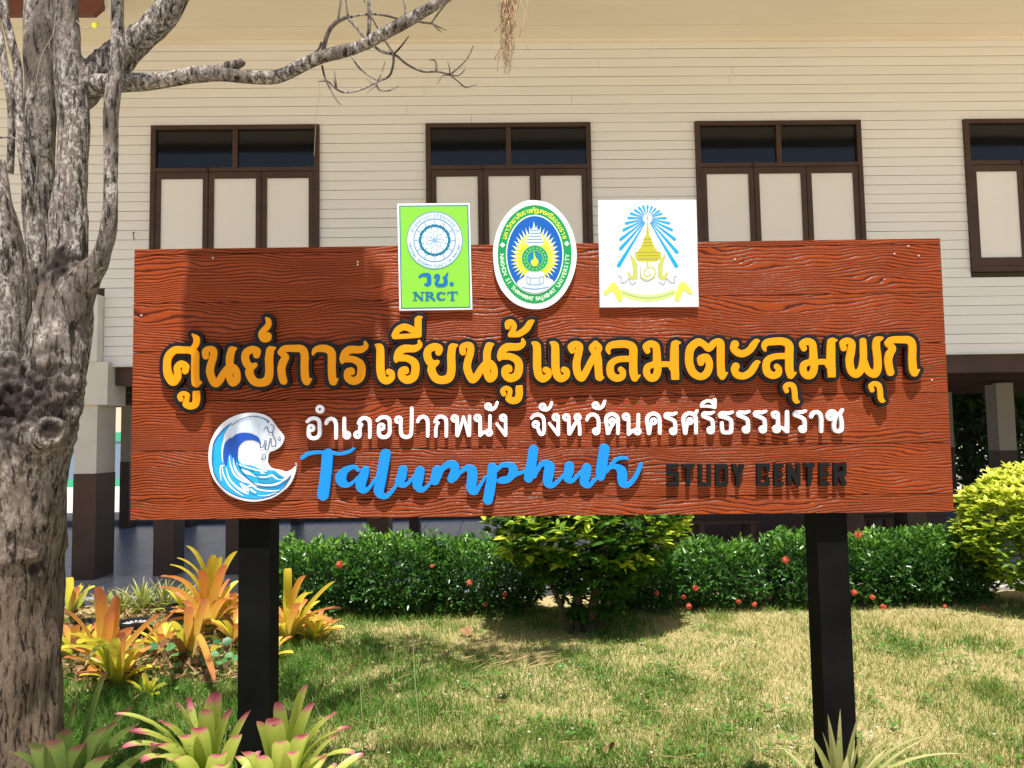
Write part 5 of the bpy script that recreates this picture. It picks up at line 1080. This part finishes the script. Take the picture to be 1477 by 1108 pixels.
for i, (px, py, q) in enumerate(((205,888,44),(235,885,40),(175,890,36),(150,888,30),(262,880,24))):
    brom(px, py, ['dense tuft of narrow pale leaves in the middle of the pot bed', 'pale narrow-leaved tuft right of the dense middle tuft', 'pale narrow-leaved tuft left of the dense middle tuft', 'small pale tuft before the first pillar', 'small pale tuft just left of the tall orange bromeliad'][i], [M_LG, M_GY], q, .36 if i < 2 else .28, .020, (.15,1.5), seed=23+i, name='narrow_leaf_bromeliad')
# foreground plants
PT = lambda L_, m, w=.042: [(x, y, Y_, w*k, a+.03, m) for x, y, Y_, k, a in L_]
brom(300, 1190, 'pink-tipped green bromeliad in front of the left post, left one', [M_PK], 22, .40, .032, (.7,1.4), base_z=.25, Y=2.55, seed=31,
     tips=PT([(312,998,2.5,1.15,.02),(253,1014,2.5,.9,.05),(296,1023,2.42,.95,.04),(228,1040,2.4,1.0,.08),(335,1020,2.52,.95,.03),(362,1024,2.5,.95,.03),(186,1057,2.35,1.1,.12),(285,1050,2.3,1.0,.06),(262,1062,2.25,1.0,.08),(218,1076,2.25,1.0,.1),(270,1005,2.6,.6,.0),(318,1088,2.2,1.0,.05),(345,1060,2.3,.9,.03),(176,1080,2.25,1.0,.14),(205,1100,2.15,1.0,.12),(245,1098,2.1,1.0,.08),(325,1104,2.1,1.0,.05),(165,1030,2.4,.7,.12)], M_PK))
brom(408, 1190, 'pink-tipped green bromeliad right of the left post', [M_PK], 22, .38, .032, (.7,1.4), base_z=.25, Y=2.55, seed=33,
     tips=PT([(443,987,2.5,.95,.02),(452,1013,2.45,.95,.04),(392,1036,2.35,1.1,.05),(372,1040,2.4,.8,.03),(400,1012,2.5,.9,.02),(486,1028,2.45,.9,.08),(424,1085,2.2,.9,.05),(488,1060,2.45,.8,.06),(350,1085,2.25,.9,.05),(375,1090,2.2,.8,.03),(470,1090,2.35,.8,.08),(505,1050,2.45,.8,.12),(512,1088,2.3,.8,.12),(440,1060,2.3,1.0,.06),(405,1070,2.2,1.0,.04)], M_PK))
brom(85, 1200, 'dark green bromeliad with maroon tips at the bottom left corner', [M_DG], 14, .38, .046, (.7,1.4), base_z=.22, Y=2.5, seed=35,
     tips=PT([(154,966,2.45,.55,.0),(192,1018,2.45,.9,.05),(112,1010,2.5,.8,.02),(170,1040,2.4,.8,.06),(150,1050,2.3,1.0,.05),(95,1052,2.35,1.0,.04),(75,1068,2.2,1.1,.05),(35,1070,2.35,.9,.08),(200,1045,2.3,1.0,.06),(160,1090,2.15,1.1,.05),(118,1074,2.3,1.0,.06),(52,1080,2.2,1.0,.06),(185,1072,2.35,.9,.08),(140,1058,2.4,.7,.02),(12,1086,2.3,.8,.1),(225,1080,2.3,1.0,.05),(232,1074,2.25,.9,.03)], M_DG))
brom(1215, 1190, 'pale grey-green spiky bromeliad in front of the right post', [M_GY], 9, .32, .030, (.6,1.4), base_z=.28, Y=2.52, seed=37,
     tips=PT([(1194,1030,2.45,.7,-.02),(1212,1022,2.5,.6,-.01),(1243,1020,2.45,.85,.0),(1251,1038,2.5,.6,.0),(1152,1046,2.42,.75,.05),(1186,1055,2.5,.6,.0),(1286,1048,2.4,.8,.05),(1341,1060,2.42,.8,.08),(1286,1070,2.4,.7,.05),(1105,1080,2.4,.5,.12),(1398,1088,2.45,.6,.12),(1262,1085,2.3,.7,.02),(1234,1068,2.5,.6,.0),(1222,1090,2.3,.8,.02),(1345,1062,2.5,.5,.06)], M_GY, .038))
# broad round-leaved creeper among the bromeliads
cn, dn, nn2, ll, tt = [], [], [], [], []
for k in range(60):
    p = ground(random.uniform(205, 345), random.uniform(925, 985)); cn.append((p.x, p.y, .05+.10*random.random())); dn.append((random.gauss(0,1), random.gauss(0,1), random.gauss(0,.3))); nn2.append((random.gauss(0,.4), random.gauss(-.6,.3), 1)); ll.append(random.uniform(.05,.09)); tt.append(random.random())
V, F = leafcloud(np.array(cn), np.array(dn), np.array(nn2), np.array(ll), np.array(ll)*.95)
link('creeper', np_mesh('creeper', V, [F], {'tint': np.repeat(tt, 6)}), leafmat('creeper_leaves', [(0, (.04,.14,.05)), (1, (.12,.30,.10))], .45, .3), kind='stuff')
# dry litter in the bed
mb = MB()
for k in range(700):
    p = ground(random.uniform(90, 345), random.uniform(885, 990)); a = random.random()*6.28; l = random.uniform(.05, .16); w = random.uniform(.004,.012); z = random.uniform(.01,.08); dx, dy = math.cos(a)*l, math.sin(a)*l; ex, ey = -math.sin(a)*w, math.cos(a)*w
    mb.quad((p.x-ex, p.y-ey, z), (p.x+ex, p.y+ey, z), (p.x+dx+ex*.5, p.y+dy+ey*.5, z+random.uniform(-.01,.06)), (p.x+dx-ex*.5, p.y+dy-ey*.5, z+random.uniform(-.01,.06)))
mb.build('dry_litter', mat('dry_litter', (.42,.28,.14), .85, .2, var=(.20,.10,.05), vscale=14), kind='stuff')
# black plastic pots
m_pot = mat('black_plastic', (.015,.015,.016), .4, .5)
def pot(px, py, r, h, label, slots=False):
    p = ground(px, py); s = empty('plant_pot', p, label=label, cat='pot')
    prof = [(r*.72,0),(r*.95,h*.85),(r*1.04,h*.86),(r*1.04,h),(r*.94,h),(r*.88,h*.80)]; mb = MB(); n = 24
    for i in range(len(prof)-1):
        for k in range(n):
            a, b2 = 2*math.pi*k/n, 2*math.pi*(k+1)/n; (r0, z0), (r1, z1) = prof[i], prof[i+1]
            mb.quad((r0*math.cos(a), r0*math.sin(a), z0), (r0*math.cos(b2), r0*math.sin(b2), z0), (r1*math.cos(b2), r1*math.sin(b2), z1), (r1*math.cos(a), r1*math.sin(a), z1))
    mb.build('rim_and_wall', m_pot, s)
    if slots:
        lid = MB()
        lid.prism([(r*.93*math.cos(a), r*.93*math.sin(a)) for a in [k*2*math.pi/24 for k in range(24)]], 'z', h*.80, h*.84).build('disc', m_pot, s)
        for k in range(16):
            a = k*2*math.pi/16; mb = MB(); mb.prism([(r*q*math.cos(a+e), r*q*math.sin(a+e)) for q, e in ((.28,-.06),(.80,-.10),(.84,0),(.80,.10),(.28,.06))], 'z', h*.84+.001, h*.84+.005); mb.build('spoke', mat('pale_plastic', (.62,.62,.60), .4) if k == 0 else bpy.data.materials['pale_plastic'], s)
    else:
        MB().prism([(r*.9*math.cos(a), r*.9*math.sin(a)) for a in [k*2*math.pi/24 for k in range(24)]], 'z', h*.7, h*.8).build('soil', mat('pot_soil', (.06,.04,.03), .95), s)
pot(195, 925, .12, .16, 'round black pot topped with a pale spoked disc, right of the square black pot', True)
pot(130, 925, .15, .15, 'black plastic pot behind the orange-red bromeliad'); pot(262, 900, .13, .16, 'grey-black pot left of the tall orange bromeliad')

# ---------------------------------------------------------------- trees beyond the building at the right
m_far = leafmat('far_leaves', [(0, (.02,.05,.01)), (.6, (.04,.09,.02)), (1, (.10,.18,.03))], .5, .3)
def far_tree(x, y, h, r, label, k=5000, low=.1):
    s = empty('tree', (x, y, 0), label=label, cat='tree'); mb = MB(); mb.tube([(0,0,-.1),(.1,0,h*.4),(0,.1,h*.8)], [.16,.12,.05], 8, wob=.1); link('trunk', mb.mesh('trunk', True), m_bark, s)
    P = rng.standard_normal((k, 3)); P /= np.linalg.norm(P, axis=1, keepdims=True); rad = rng.random(k)**.45
    lump = np.array([1+.35*noise.noise(Vector(tuple(p*2+x))) for p in P]); P = P*rad[:,None]*lump[:,None]*np.array([r, r, (h-low)*.55]); P[:,2] += (h+low)/2; P = P[P[:,2] > .05]; k = len(P)
    D = rng.standard_normal((k,3)); Nn = rng.standard_normal((k,3))+[0,0,1.5]
    V, F = leafcloud(P, D, Nn, rng.uniform(.12,.22,k), .09); link('crown', np_mesh('crown', V, [F], {'tint': np.repeat(np.clip(rng.random(k),0,1), 6)}), m_far, s, kind='stuff')
far_tree(10.0, 16.2, 4.2, 1.7, 'dark leafy tree behind the building, seen left of the far right pillar', 7000); far_tree(12.2, 16.4, 4.5, 1.8, 'dark leafy tree behind the building, seen right of the far right pillar')
far_tree(7.2, 16.4, 4.4, 1.8, 'dark leafy tree behind the building, hidden mostly by the sign'); far_tree(14.8, 21, 5, 2.2, 'leafy tree farthest right behind the building')
shb = ground(1390, 800)
